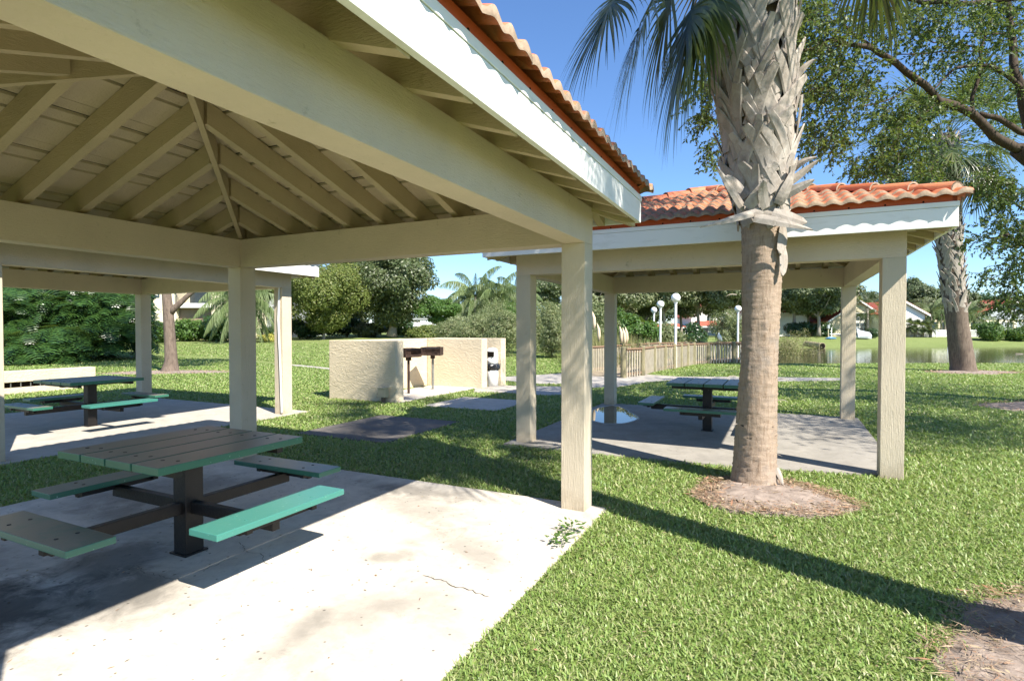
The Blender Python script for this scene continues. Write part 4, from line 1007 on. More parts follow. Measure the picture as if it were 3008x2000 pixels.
b.build('window', M['glass'], g2); b = MB(); b.add([(-3.9, -.4, 6.5), (4.4, -.4, 6.5), (4.4, 6.4, 6.5), (-3.9, 6.4, 6.5), (-1, 3, 8), (1.5, 3, 8)], [(0, 1, 5, 4), (1, 2, 5), (2, 3, 4, 5), (3, 0, 4), (3, 2, 1, 0)]); b.build('roof', M['redroof'], g2)
# queen palms
def queen(label, u, Y, vtop, R_, seed, zb=0, nf=30, trunk_r=.17, group='feathery queen palms', vb=None):
    rs = random.Random(seed); p = at(u, 965, Y); z = hz(p.x, p.y); top = at(u, vtop, Y).z; g = empty('queen_palm', (p.x, p.y, z), 0, label, 'palm', group); h = top - z - R_ * .45
    b = MB(); b.tube([(0, 0, -.1), (.03, 0, h * .5), (0, 0, h)], [trunk_r * 1.2, trunk_r, trunk_r * .9], 10); b.build('trunk', M['palebark'], g, True)
    V = []; F = []; st = MB()
    for i in range(nf):
        a = 2.399 * i; el = R(80 - 105 * i / nf); q = np.array([0, 0, h]); d = np.array([math.cos(a) * math.cos(el), math.sin(a) * math.cos(el), math.sin(el)]); L_ = R_ * 1.45; ns = 22; pts = [tuple(q)]
        for s_ in range(ns):
            d = d + np.array([0, 0, -.095 - .01 * (nf - i) / nf]); d /= np.linalg.norm(d); q = q + d * L_ / ns; pts.append(tuple(q))
            if s_ > 2:
                sd_ = np.cross(d, [0, 0, 1]); sd_ /= np.linalg.norm(sd_) + 1e-6; ll = R_ * .36 * math.sin(math.pi * (.12 + .85 * s_ / ns))
                for sg in (-1, 1):
                    for kk in range(5):
                        q2 = q - d * (L_ / ns) * rs.random(); e = sd_ * sg * rs.uniform(.1, .5) + d * .25 + np.array([0, 0, -rs.uniform(.6, 1.6)]); e /= np.linalg.norm(e); b0 = len(V); wv = d * .016 * (R_ / 2.2 + .3)
                        V += [q2 - wv, q2 + wv, q2 + e * ll + wv * .2, q2 + e * ll - wv * .2]; F.append((b0, b0 + 1, b0 + 2, b0 + 3))
        st.tube(pts[::4], [.03, .025, .02, .015, .01, .006][:len(pts[::4])], 4)
    npmesh('fronds', np.array(V), np.array(F), M['queen'], g); st.build('frond_stem', M['queen'], g, True)
queen('queen palm hidden behind the near far post, drooping fronds each side', 712, 45, 838, 3.0, 1)
queen('middle distance queen palm with drooping feathery crown, left of two', 1396, 60, 832, 3.3, 2)
queen('queen palm beside the pavilion post, right of the first', 1462, 60, 842, 3.0, 3)
queen('queen palm partly hidden by the pavilion post at right', 1512, 62, 838, 2.8, 4)
# trees at left-centre
gt = tree('blossom_tree', 'pale green tree with pinkish blossoms beside the conduit post', 950, 52, 1000, 735, 270, M['paleleaf'], 46000, .26, .14, crown_frac=.93, clumps=36, cr=.37, aspect=.4, flat=.85, low=True)
rs = np.random.RandomState(9); hh = at(945, 745, 52).z - gt.location.z; mk_crown(rs, (0, 0, hh * .58), (3.4, 3.4, hh * .40), 260, .16, M['blossom'], gt, 'blossoms', 40, .30, 1.0)
tree('oak_tree', 'big dark green oak behind the stucco grill wall', 1150, 56, 985, 690, 290, M['oak'], 60000, .25, .45, crown_frac=.93, clumps=46, cr=.34, aspect=.6, flat=.85, low=True)
tree('oak_tree', 'second oak mass behind the blossoming tree', 1060, 66, 985, 690, 230, M['oak'], 32000, .28, .4, crown_frac=.92, clumps=50, cr=.3, flat=.95, low=True)
tree('round_tree', 'small dense round tree right of the oak, forked dark trunk', 1285, 55, 990, 868, 140, M['midleaf'], 16000, .22, .12, crown_frac=.82, clumps=36, cr=.32, bark='limb')
tree('distant_tree', 'hazy distant tree between oak and queen palms', 1330, 95, 980, 885, 130, M['pine'], 7000, .35, .3)
tree('distant_tree', 'dark olive tree behind the queen palms, left', 1410, 85, 980, 905, 120, M['pine'], 7000, .35, .3)
tree('distant_tree', 'orange tinged tree behind the second queen palm', 1475, 75, 980, 880, 130, M['willow'], 8000, .3, .3)
tree('distant_tree', 'dark oak above the willow bush between two near posts', 1610, 75, 985, 800, 150, M['oak'], 15000, .3, .35)
tree('distant_tree', 'pale tree left of the conduit post by the grey building', 775, 50, 1000, 790, 90, M['paleleaf'], 9000, .22, .1, clumps=22)
# hedge box, white van shape behind, lantern
g = empty('clipped_hedge', ground(1305, 985), 0, 'clipped box hedge beyond the stucco wall', 'hedge'); rs = np.random.RandomState(3); k = 6000; P = rs.uniform(-1, 1, (k, 3)); ax = rs.randint(0, 3, k); P[np.arange(k), ax] = np.sign(P[np.arange(k), ax]); P = P * np.array([1.7, .7, .42]) + np.array([0, 0, .42]); Nn = rs.normal(size=(k, 3))
leaves('foliage', P, np.cross(Nn, rs.normal(size=(k, 3))), Nn, .12, .07, M['paleleaf'], g); b = MB(); b.box(-1.6, 1.6, -.6, .6, -.1, .74); b.build('core', M['darkleaf'], g)
p = at(1262, 965, 66); z = hz(p.x, p.y); g = empty('white_gatehouse', (p.x, p.y, z), 0, 'white low building with posts seen under the small round tree', 'building')
b = MB(); b.box(-1.3, 2.2, 0, 3, -.1, 1.15); b.box(-1.8, -1.5, -.3, 0, -.1, 1.75); b.box(-1.35, -1.1, -.3, 0, -.1, 1.75); b.box(.3, .6, -.3, 0, -.1, 1.75); b.build('wall', M['housewhite'], g); b = MB(); b.box(-1.9, 2.4, -.5, 3.2, 1.75, 1.95); b.build('roof', M['housegrey'], g)
p = at(1347, 965, 58); z = hz(p.x, p.y); g = empty('lantern_post', (p.x, p.y, z), 0, 'thin lantern post before the bushes under the queen palms', 'lamp')
b = MB(); b.tube([(0, 0, -.1), (0, 0, 1.7)], .035, 8); b.build('post', M['galv'], g); b = MB(); b.lathe([(.05, 1.7), (.14, 1.78), (.14, 2.02), (.02, 2.15)], n=12); b.build('lantern', M['lampwhite'], g)
# willow bushes
for i, (u, vb, vt, w_, Y_) in enumerate([(1330, 1030, 940, 120, 34), (1400, 1042, 925, 150, 32), (1478, 1050, 905, 130, 30), (1440, 1020, 880, 150, 42), (1560, 1050, 880, 110, 32), (1622, 1058, 885, 100, 29), (1690, 1040, 880, 130, 33)]):
    shrub('willow_bush', ['soft willow bush at the left end of the marsh thicket', 'broad willow bush above the stucco wall end', 'tall willow bush beside the pavilion post', 'grey green willow bush at the back of the thicket', 'willow bush hidden between the pavilion posts', 'willow bush left of the near post, beyond the path', 'willow bush behind the near post'][i], u, vb, vt, w_, M['willow'], 11000, .15, 'willow bushes by the marsh', Y=Y_, clumps=30, cr=.36, aspect=.25)

for i, (u, vb, vt, w_, Y_, mt) in enumerate([(1270, 1010, 955, 120, 46, 'paleleaf'), (1380, 1010, 930, 160, 48, 'willow'), (1500, 1010, 900, 170, 46, 'midleaf'), (1600, 1010, 890, 170, 44, 'willow'), (1720, 1010, 880, 170, 44, 'willow'), (1800, 1010, 900, 120, 46, 'midleaf')]):
    shrub('thicket_bush', ['low pale bush behind the grill wall', 'bush behind the left willows', 'green bush under the second queen palm', 'tall grey green bush behind the pavilion post', 'tall bush behind the near post', 'green bush left of the pampas plumes'][i], u, vb, vt, w_, M[mt], 9000, .2, 'thicket behind the willows', Y=Y_, clumps=30, cr=.36, aspect=.4)
# ------------------------------------------------------------------ marsh right: bushes, reeds, plumes, boardwalk, lamps, bird
shrub('marsh_bush', 'broad leaved green bush left of the lamps', 1875, 1040, 920, 120, M['midleaf'], 9000, .2, Y=33, clumps=26, cr=.38)
shrub('marsh_bush', 'greyish bush right behind the boardwalk lamps', 1960, 1035, 945, 110, M['willow'], 8000, .16, Y=34, clumps=26, cr=.38, aspect=.3)
shrub('marsh_bush', 'dark bush under the far oaks beyond the lamps', 2040, 1010, 950, 80, M['darkleaf'], 5000, .25, Y=55, clumps=20)
shrub('marsh_bush', 'tall twiggy grey green bush left of the palm trunk', 2140, 1010, 895, 100, M['willow'], 9000, .18, Y=40, clumps=30, cr=.34, aspect=.25)
shrub('marsh_bush', 'brown twiggy bush at the pond corner right of the palm trunk', 2340, 1042, 955, 130, M['reed'], 7000, .16, Y=50, clumps=26, cr=.38, aspect=.2)
shrub('marsh_bush', 'low tan bush next to the culvert', 2300, 1050, 985, 110, M['reed'], 5000, .15, Y=46, clumps=20, aspect=.2)
def reeds(name, label, quads, n, h, mat_, seed, kind='stuff', w_=.02):
    rs = np.random.RandomState(seed); (x0, x1, y0, y1) = quads; X = rs.uniform(x0, x1, n); Y = rs.uniform(y0, y1, n); Z = hgt(X, Y)
    P = np.stack([X, Y, Z], -1); D = rs.normal(size=(n, 3)) * .16 + np.array([0, 0, 1]); N_ = rs.normal(size=(n, 3)); o_ = leaves(name, P, D, N_, h * rs.uniform(.5, 1.1, n), w_, mat_, None); return tag(o_, label, name, None, kind)
reeds('reeds', 'dry tan reeds growing beside the boardwalk', (2.5, 5.6, 22, 30), 2600, 1.45, M['reed'], 3)
reeds('reeds', 'reed belt behind the boardwalk railing', (6, 17, 29, 40), 7000, 1.2, M['reed'], 4)
for i, (u, vt, Y_) in enumerate([(1744, 915, 22), (1758, 950, 22.5), (1824, 958, 23), (1833, 962, 22.6), (1840, 960, 23.2)]):
    top = at(u, vt, Y_); z = hz(top.x, top.y); h = top.z - z; g = empty('pampas_plume', (top.x, top.y, z), 0, ['tallest cream pampas plume left of the pavilion post', 'shorter pampas plume next to the tallest', 'leftmost pampas plume right of the post', 'middle pampas plume right of the post', 'rightmost pampas plume right of the post'][i], 'pampas grass', 'pampas plumes')
    b = MB(); b.tube([(0, 0, 0), (.02, 0, h * .6)], .01, 5); b.build('stalk', M['reed'], g); b = MB(); b.tube([(.02, 0, h - .75), (.02, 0, h - .5), (.01, 0, h - .25), (-.05, 0, h)], [.02, .075, .065, .008], 8); b.build('plume', M['plume'], g, True)
# boardwalk
RAIL = [(3.62, 18.0), (4.45, 18.9), (5.25, 20.5), (5.95, 21.6), (6.55, 22.4), (7.07, 23.2), (7.6, 24.0), (8.1, 24.7), (9.05, 25.6), (10.45, 26.1), (12.0, 26.35)]
LEFT = [(1.95, 19.0), (2.85, 20.2), (3.75, 21.6), (4.5, 22.8), (5.1, 23.6), (5.65, 24.4), (6.2, 25.3), (7.0, 26.4), (8.6, 27.4), (10.4, 27.9), (12.0, 28.1)]
g = empty('boardwalk', (0, 0, 0), 0, 'weathered wooden boardwalk with log posts and slatted railing leading over the marsh', 'boardwalk')
b = MB()
for i in range(len(RAIL) - 1):
    r0, r1, l0, l1 = [Vector(q) for q in (RAIL[i], RAIL[i + 1], LEFT[i], LEFT[i + 1])]; k = 6
    for j in range(k):
        a0 = r0.lerp(r1, j / k); a1 = r0.lerp(r1, (j + .93) / k); c0 = l0.lerp(l1, j / k); c1 = l0.lerp(l1, (j + .93) / k); z = .0 + .01 * i
        b.hexa([(c0.x, c0.y, z - .04), (a0.x, a0.y, z - .04), (a1.x, a1.y, z - .04), (c1.x, c1.y, z - .04), (c0.x, c0.y, z), (a0.x, a0.y, z), (a1.x, a1.y, z), (c1.x, c1.y, z)])
b.build('deck', M['wood'], g)
def railing(line, tops, closed=True):
    for i, q in enumerate(line):
        b = MB(); t = .10; zb_ = min(-.05, hz(*q)) - .2; b.tube([(q[0], q[1], zb_), (q[0], q[1], .96), (q[0], q[1], .99)], [.095, .09, .075], 12); b.build('log_post', M['logwood'], g, False)
    bb = MB(); rr = MB(); st = MB()
    for i in range(len(line) - 1):
        a, c_ = Vector(line[i]), Vector(line[i + 1]); d = c_ - a; Lr = d.length; ang = math.atan2(d.y, d.x); Mx = Matrix.Translation((a.x, a.y, 0)) @ Matrix.Rotation(ang, 4, 'Z')
        rr.box(.09, Lr - .09, -.07, .07, .90, .94, M=Mx); rr.box(.09, Lr - .09, -.02, .02, .80, .89, M=Mx); rr.box(.09, Lr - .09, -.02, .02, .06, .14, M=Mx)
        st.box(0.05, Lr - .05, -.03, .03, -.26, -.045, M=Mx)
        n_ = max(2, int((Lr - .2) / .16))
        for k in range(n_):
            x0 = .12 + k * (Lr - .24) / n_; bb.box(x0, x0 + .05, -.058, -.022, .0, .86, M=Mx)
    rr.build('handrail', M['railwood'], g); o2 = bb.build('balusters', M['balwood'], g); st.build('stringer', M['wood'], g)
railing(RAIL, 1); railing(LEFT, 1)
b = MB(); 
for q in ((9.6, 25.9), (10.3, 26.15), (8.5, 25.2)): b.box(q[0] - .9, q[0] + .4, q[1] + .1, q[1] + .2, -.62, -.36)
b.build('bank_plank', M['wood'], g)
def lamp(label, u, v, Y, zb_=0.0):
    p = at(u, v, Y); g = empty('globe_lamp', (p.x, p.y, 0), 0, label, 'lamp', 'white globe lamps on the boardwalk'); z = p.z
    b = MB(); b.tube([(0, 0, min(-.3, hz(p.x, p.y))), (0, 0, z - .17)], .052, 14); b.lathe([(.075, z - .22), (.075, z - .17), (.06, z - .16)], n=16); b.build('pole', M['lampwhite'], g, False)
    b = MB(); pr = [(max(.001, .185 * math.sin(math.pi * i / 14)), z - .185 * math.cos(math.pi * i / 14)) for i in range(15)]; b.lathe(pr, n=24); b.build('globe', M['globe'], g, True)
lamp('nearest and tallest looking white globe lamp at the boardwalk', 1985, 875, 22.6)
lamp('middle one of the three grouped globe lamps', 1940, 894, 28)
lamp('smallest, leftmost globe lamp of the group of three', 1921, 911, 34)
lamp('globe lamp standing alone just left of the palm trunk', 2168, 907, 31)
# bird on the rail
p = at(2114, 1003, 25.55); g = empty('white_bird', (p.x, p.y, .94), R(15), 'white wading bird hunched on the boardwalk rail', 'bird')
b = MB(); b.tube([(.13, 0, .10), (.08, 0, .14), (.02, 0, .22), (-.03, 0, .31), (-.05, 0, .37), (-.055, 0, .42), (-.06, 0, .455), (-.075, 0, .475)], [.012, .055, .088, .085, .055, .038, .038, .012], 14); b.build('body', M['bird'], g, True)
b = MB(); b.tube([(-.08, 0, .462), (-.13, 0, .43), (-.155, 0, .37)], [.011, .008, .003], 8); b.build('bill', M['billd'], g, True)
for sy in (-.025, .025): b = MB(); b.tube([(.03, sy, .17), (.025, sy, .09), (.035, sy, .0)], .006, 6); b.build('leg', M['billd'], g)

# ------------------------------------------------------------------ far bank: houses, trees, fence, boats
def house(label, u, Y, w_, dpt, wall_h, roof_h, wall, rz=0.0, group='red roofed houses across the pond', wins=(), ridge='x', zoff=0.0):
    p = at(u, 965, Y); z = hz(p.x, p.y) + zoff; g = empty('house', (p.x, p.y, z), rz, label, 'house', group)
    b = MB(); b.box(-w_ / 2, w_ / 2, 0, dpt, -.3, wall_h)
    if ridge == 'y': b.add([(-w_ / 2, 0, wall_h), (w_ / 2, 0, wall_h), (0, 0, wall_h + roof_h), (-w_ / 2, dpt, wall_h), (w_ / 2, dpt, wall_h), (0, dpt, wall_h + roof_h)], [(0, 1, 2), (4, 3, 5)])
    else: b.add([(-w_ / 2, 0, wall_h), (-w_ / 2, dpt, wall_h), (-w_ / 2, dpt / 2, wall_h + roof_h), (w_ / 2, 0, wall_h), (w_ / 2, dpt, wall_h), (w_ / 2, dpt / 2, wall_h + roof_h)], [(0, 1, 2), (4, 3, 5)])
    b.build('wall', wall, g)
    b = MB(); e = .5; t = .16
    if ridge == 'y':
        sl = roof_h / (w_ / 2)
        for s_ in (-1, 1):
            x1 = s_ * (w_ / 2 + e); z1 = wall_h - e * sl; P = [(0, -e, wall_h + roof_h + .02), (x1, -e, z1 + .02), (x1, dpt + e, z1 + .02), (0, dpt + e, wall_h + roof_h + .02)]; b.hexa([Vector(q) for q in P] + [Vector(q) + Vector((0, 0, t)) for q in P])
    else:
        sl = roof_h / (dpt / 2)
        for s_ in (0, 1):
            y1 = -e if s_ == 0 else dpt + e; z1 = wall_h - e * sl; P = [(-w_ / 2 - e, dpt / 2, wall_h + roof_h + .02), (-w_ / 2 - e, y1, z1 + .02), (w_ / 2 + e, y1, z1 + .02), (w_ / 2 + e, dpt / 2, wall_h + roof_h + .02)]; b.hexa([Vector(q) for q in P] + [Vector(q) + Vector((0, 0, t)) for q in P])
    b.build('roof', M['redroof'], g)
    b = MB()
    if ridge == 'y':
        for s_ in (-1, 1): x1 = s_ * (w_ / 2 + e); z1 = wall_h - e * sl; P = [(0, -e - .04, wall_h + roof_h - .18), (x1, -e - .04, z1 - .18), (x1, -e - .002, z1 - .18), (0, -e - .002, wall_h + roof_h - .18)]; b.hexa([Vector(q) for q in P] + [Vector(q) + Vector((0, 0, .3)) for q in P])
    else: b.box(-w_ / 2 - e, w_ / 2 + e, -e - .04, -e - .003, wall_h - e * sl - .08, wall_h - e * sl + .16)
    b.build('trim', M['housewhite'], g)
    for (wx, wz, ww, wh) in wins:
        b = MB(); b.box(wx - ww / 2 - .1, wx + ww / 2 + .1, -.05, -.002, wz - .1, wz + wh + .1); nx_, nz_ = max(1, int(ww / .6)), max(1, int(wh / .6))
        f = b.build('window', M['housewhite'], g); b = MB()
        for i in range(nx_):
            for j in range(nz_): b.box(wx - ww / 2 + i * ww / nx_ + .03, wx - ww / 2 + (i + 1) * ww / nx_ - .03, -.062, -.052, wz + j * wh / nz_ + .03, wz + (j + 1) * wh / nz_ - .03)
        b.build('pane', M['glass'], f)
    return g
house('white gabled house seen between the lamps and the palm trunk', 2085, 105, 7, 9, 5.4, 2.6, M['housewhite'], ridge='y', zoff=-1.6, wins=[(0, 4.3, 1.2, 1.0)])
house('low red roofed wing in front of the white gable house', 2095, 98, 3.6, 5, 1.9, .8, M['housewhite'], zoff=-.2, wins=[(-1.5, .6, 1.2, 1.0)])
house('white building glimpsed behind the nearest lamp', 1955, 105, 7, 7, 1.9, .6, M['housewhite'], zoff=-.4, wins=[(-3, .7, 1.4, 1.1), (0, .7, 1.4, 1.1), (3, .7, 1.4, 1.1)])
house('white building behind the left pavilion post of the lakeside pavilion', 1790, 100, 6, 7, 2.2, .7, M['housewhite'], zoff=-.5, wins=[(-2, .7, 1.4, 1.1), (2, .7, 1.4, 1.1)])
house('white house immediately right of the palm trunk', 2300, 92, 8, 8, 4.0, 1.8, M['housewhite'], wins=[(2, .8, 1.2, 1.2)])
house('red roofed house behind the pale far trunk', 2385, 100, 11, 7, 2.4, 2.2, M['housecream'], wins=[(-3, .7, 1.3, 1.1), (1, .7, 1.3, 1.1)])
house('beige house with large paned window beyond the back post', 2520, 88, 9.5, 9, 2.5, 3.2, M['housebeige'], ridge='y', wins=[(.6, .1, 2.0, 2.1), (.6, 2.5, 2.0, 1.2), (3.1, .8, .9, 1.6)])
house('white house with red roof right beside the front post', 2650, 86, 7, 9, 3.6, 1.9, M['housewhite'], ridge='y', wins=[(1.8, 1.2, 1.0, 1.4)])
house('red roofed house right of the leaning far palm', 2880, 108, 9, 8, 4.0, 2.3, M['housegrey'], wins=[(0, 1.0, 1.4, 1.2)])
house('blue grey gabled house at the right edge across the pond', 2965, 98, 12, 9, 3.2, 3.2, M['housegrey'], ridge='y', wins=[(-3.5, 1.2, 1.6, 1.1), (0, 1.2, 1.2, 1.2)])
# pergola + white fence
p = at(2880, 965, 89); z = hz(p.x, p.y); g = empty('pergola', (p.x, p.y, z), 0, 'long white pergola behind the white fence across the pond', 'pergola')
b = MB(); b.box(-9.5, 8, -.1, .1, 2.35, 2.6); b.box(-9.5, 8, 2.4, 2.6, 2.35, 2.6)
for i in range(30): b.box(-9.4 + i * .6, -9.3 + i * .6, -.4, 2.9, 2.6, 2.72)
b.build('canopy', M['housecream'], g)
for i in range(8):
    b = MB(); b.box(-9.4 + i * 2.45, -9.05 + i * 2.45, -.15, .15, -.2, 2.35); b.build('column', M['housecream'], g)
p = at(2840, 965, 85); z = hz(p.x, p.y); g = empty('white_fence', (p.x, p.y, z), 0, 'white picket fence along the far bank at right', 'fence')
b = MB(); b.box(-9.5, 10, -.03, .03, 1.0, 1.1); b.box(-9.5, 10, -.03, .03, .08, .16)
for i in range(130): b.box(-9.5 + i * .15, -9.44 + i * .15, -.02, .02, .0, 1.05)
b.build('pickets', M['housewhite'], g)
b = MB(); b.box(-10, 0, .4, .5, -.1, .85); b.build('solid_panel', M['housewhite'], g)
for i in range(9): b = MB(); b.box(-9.6 + i * 2.4, -9.45 + i * 2.4, -.08, .08, -.1, 1.2); b.build('fence_post', M['housewhite'], g)
# far trees
ft = [('oak_tree', 'far oak above the left lamp pair', 1830, 80, 985, 770, 190, 'faroak', 20000), ('oak_tree', 'far oak directly behind the three lamps', 1950, 82, 985, 775, 190, 'faroak', 20000), ('oak_tree', 'far oak right of the nearest lamp', 2050, 84, 985, 770, 170, 'faroak', 18000), ('oak_tree', 'far oak left of the palm trunk', 2150, 80, 985, 780, 160, 'faroak', 18000), ('oak_tree', 'far oak half behind the first back post', 1745, 78, 985, 780, 150, 'faroak', 17000),
      ('shade_tree', 'far grey green tree immediately right of the palm trunk', 2330, 85, 978, 790, 150, 'faroak', 18000), ('shade_tree', 'pale trunked tree before the red roofed house', 2405, 82, 978, 785, 160, 'pine', 17000), ('shade_tree', 'far tree against the back right post', 2475, 88, 975, 800, 110, 'faroak', 13000),
      ('shade_tree', 'inner far tree between the first two oaks', 1795, 92, 980, 835, 130, 'faroak', 12000), ('shade_tree', 'inner far tree behind the leftmost lamp', 1900, 94, 980, 830, 130, 'faroak', 12000), ('shade_tree', 'inner far tree over the low white building', 2000, 93, 980, 835, 120, 'faroak', 12000), ('shade_tree', 'inner far tree against the white gable', 2110, 92, 980, 840, 80, 'faroak', 7000), ('shade_tree', 'inner far tree hidden by the near palm trunk', 2235, 92, 980, 835, 130, 'faroak', 11000), ('shade_tree', 'inner far tree over the red roof right of the palm', 2375, 92, 980, 835, 130, 'faroak', 12000),
      ('round_tree', 'round tree above the beige house', 2565, 105, 975, 845, 90, 'pine', 8000), ('pine_tree', 'tall pine right of the front post', 2690, 100, 975, 812, 90, 'pine', 9000), ('shade_tree', 'dark tree below the tall pine', 2725, 95, 978, 870, 90, 'faroak', 11000),
      ('pine_tree', 'pine behind the leaning palm', 2775, 100, 975, 835, 80, 'pine', 8000), ('pine_tree', 'pine right of the leaning palm', 2835, 102, 975, 845, 70, 'pine', 7000), ('round_tree', 'dark rounded tree over the far red roofs', 2895, 125, 975, 855, 90, 'darkleaf', 7000), ('round_tree', 'dark tree at the right horizon', 2985, 125, 975, 868, 90, 'darkleaf', 6000)]
for nm, lab, u, Y, vb, vt, w_, mt, n_ in ft:
    tree(nm, lab, u, Y, vb, vt, w_ * 1.25, M[mt], int(n_ * 1.3), .36, .28, crown_frac=.78, clumps=44, cr=.3, group='trees across the pond')
for i, (u, w_) in enumerate([(1450, 300), (1700, 260), (1900, 260), (2100, 260), (2350, 260), (2600, 240), (2800, 240), (3050, 260), (1200, 300), (900, 300)]):
    tree('distant_tree', 'dim tree on the distant skyline, number %d' % i if False else ['skyline tree left of the pavilion post', 'skyline tree behind the near right post', 'skyline tree behind the lamps', 'skyline tree left of the palm', 'skyline tree right of the palm', 'skyline tree behind the beige house', 'skyline tree over the pergola', 'skyline tree at the right edge', 'skyline tree behind the big oak', 'skyline tree behind the blossoming tree'][i], u, 150, 975, 885 if i < 8 else 870, w_, M['pine'], 12000, .6, .4, crown_frac=.85, clumps=50, cr=.28, group='skyline trees')
def small_palm(label, u, Y, vt, seed, bl=.9, mat_='frond', vb=978):
    p = at(u, 965, Y); z = hz(p.x, p.y); top = at(u, vt, Y).z - z; rs = random.Random(seed); g = empty('small_palm', (p.x, p.y, z), 0, label, 'palm', 'small palms across the pond')
    h = top - bl * 1.3; b = MB(); b.tube([(0, 0, -.1), (0, 0, h)], [.22, .18], 8); b.build('trunk', M['palebark'], g, True); b = MB()
    for i in range(26):
        a = 2.399 * i; el = R(80 - 130 * i / 26); fan_frond(b, (0, 0, h), (math.cos(a) * math.cos(el), math.sin(a) * math.cos(el), math.sin(el)), bl, bl, 16, .6, rs, .08, R(110), 4)
    b.build('fronds', M[mat_], g)
small_palm('fan palm in front of the beige house window', 2547, 84, 868, 1, 1.5)
for i, (u, vt) in enumerate([(2735, 897), (2765, 905), (2838, 905), (2870, 915)]):
    queen(['yellow green palm left of the leaning trunk', 'second yellow green palm left of the leaning trunk', 'yellow green palm right of the leaning trunk', 'small yellow green palm before the grey house'][i], u, 87, vt, 2.3, 30 + i, nf=14, trunk_r=.1, group='pale palms by the pergola')
for i, (u, vt) in enumerate([(2668, 938), (2690, 942), (2710, 945), (2733, 945)]):
    small_palm(['low cycad palm nearest the front post', 'second low palm by the fence', 'third low palm by the fence', 'fourth low palm by the fence'][i], u, 84, vt, 50 + i, .7)
shrub('round_shrub', 'big round green shrub before the white fence', 2908, 990, 942, 85, M['midleaf'], 6000, .28, Y=80, cr=.5)
shrub('round_shrub', 'round shrub at the right edge on the far bank', 2988, 990, 955, 75, M['midleaf'], 5000, .28, Y=80, cr=.5)
shrub('round_shrub', 'small clipped shrub beside the boat cover', 2562, 985, 962, 34, M['darkleaf'], 2500, .2, Y=82, cr=.5)
shrub('round_shrub', 'dark shrub row under the pale trunked tree, left part', 2350, 982, 945, 80, M['darkleaf'], 4000, .3, Y=84, cr=.5)
shrub('round_shrub', 'dark shrub row under the pale trunked tree, right part', 2420, 980, 948, 60, M['darkleaf'], 3500, .3, Y=84, cr=.5)
# boats, rack, bird house pole, culvert, stake
p = at(2536, 985, 80); g = empty('covered_boat', (p.x, p.y, hz(p.x, p.y)), 0, 'upturned grey boat with pale cover on the far bank', 'boat')
b = MB(); b.tube([(-1.2, 0, .35), (-.6, 0, .4), (.3, 0, .45), (1.0, 0, .45)], [.08, .34, .42, .38], 12); b.build('hull', M['greyhull'], g, True); b = MB(); b.add([(-.9, -.3, .3), (1.0, -.35, .1), (1.1, .2, 1.0), (-.3, .2, 1.3), (-1.0, 0, 1.7)], [(0, 1, 2, 3), (0, 3, 4)]); b.build('cover', M['greyhull'], g)
p = at(2447, 985, 79); g = empty('kayak_rack', (p.x, p.y, hz(p.x, p.y)), 0, 'white rack with blue kayak gear beside a pole on the far bank', 'rack')
b = MB(); b.box(-.5, 2.2, -.04, .04, .75, .83); b.box(-.25, -.17, -.04, .04, 0, 1.7); b.box(1.9, 1.98, -.04, .04, 0, .8); b.build('frame', M['lampwhite'], g); b = MB(); b.tube([(-1.1, 0, .15), (-.4, 0, .22), (.5, 0, .15)], [.05, .2, .05], 10); b.build('kayak', M['bluegear'], g, True)
p = at(2433, 982, 80); g = empty('bird_house', (p.x, p.y, hz(p.x, p.y)), 0, 'tan box on a pale pole left of the kayak rack', 'birdhouse')
b = MB(); b.box(-.04, .04, -.04, .04, -.1, 1.5); b.build('pole', M['housebeige'], g); b = MB(); b.box(-.16, .16, -.14, .14, 1.5, 2.0); b.build('box', M['housegrey'], g)
p = on(2402, 1022, -.72); g = empty('culvert_pipe', (p.x, p.y, -.55), 0, 'round concrete culvert opening at the far waterline', 'pipe')
b = MB(); b.tube([(-.1, -1.2, .1), (-.1, 2.6, .25)], .42, 20); b.build('pipe', M['pipe'], g, False); b = MB(); b.tube([(-.1, -1.215, .1), (-.1, -1.19, .1)], .35, 20); b.build('mouth', M['hole'], g)
b = MB(); p = on(2783, 1030, -.72); b.tube([(0, 0, -.5), (.03, 0, .85)], .03, 8); o_ = b.build('water_stake', M['lampwhite']); o_.location = p; tag(o_, 'thin white stake standing in the pond left of the leaning palm', 'stake')
b = MB(); p = on(2998, 1040, -.72); b.tube([(-.5, 0, .05), (.5, .3, .02)], .03, 6); o_ = b.build('floating_stick', M['palebark']); o_.location = p; tag(o_, 'pale stick floating on the pond at the right edge', 'stick')

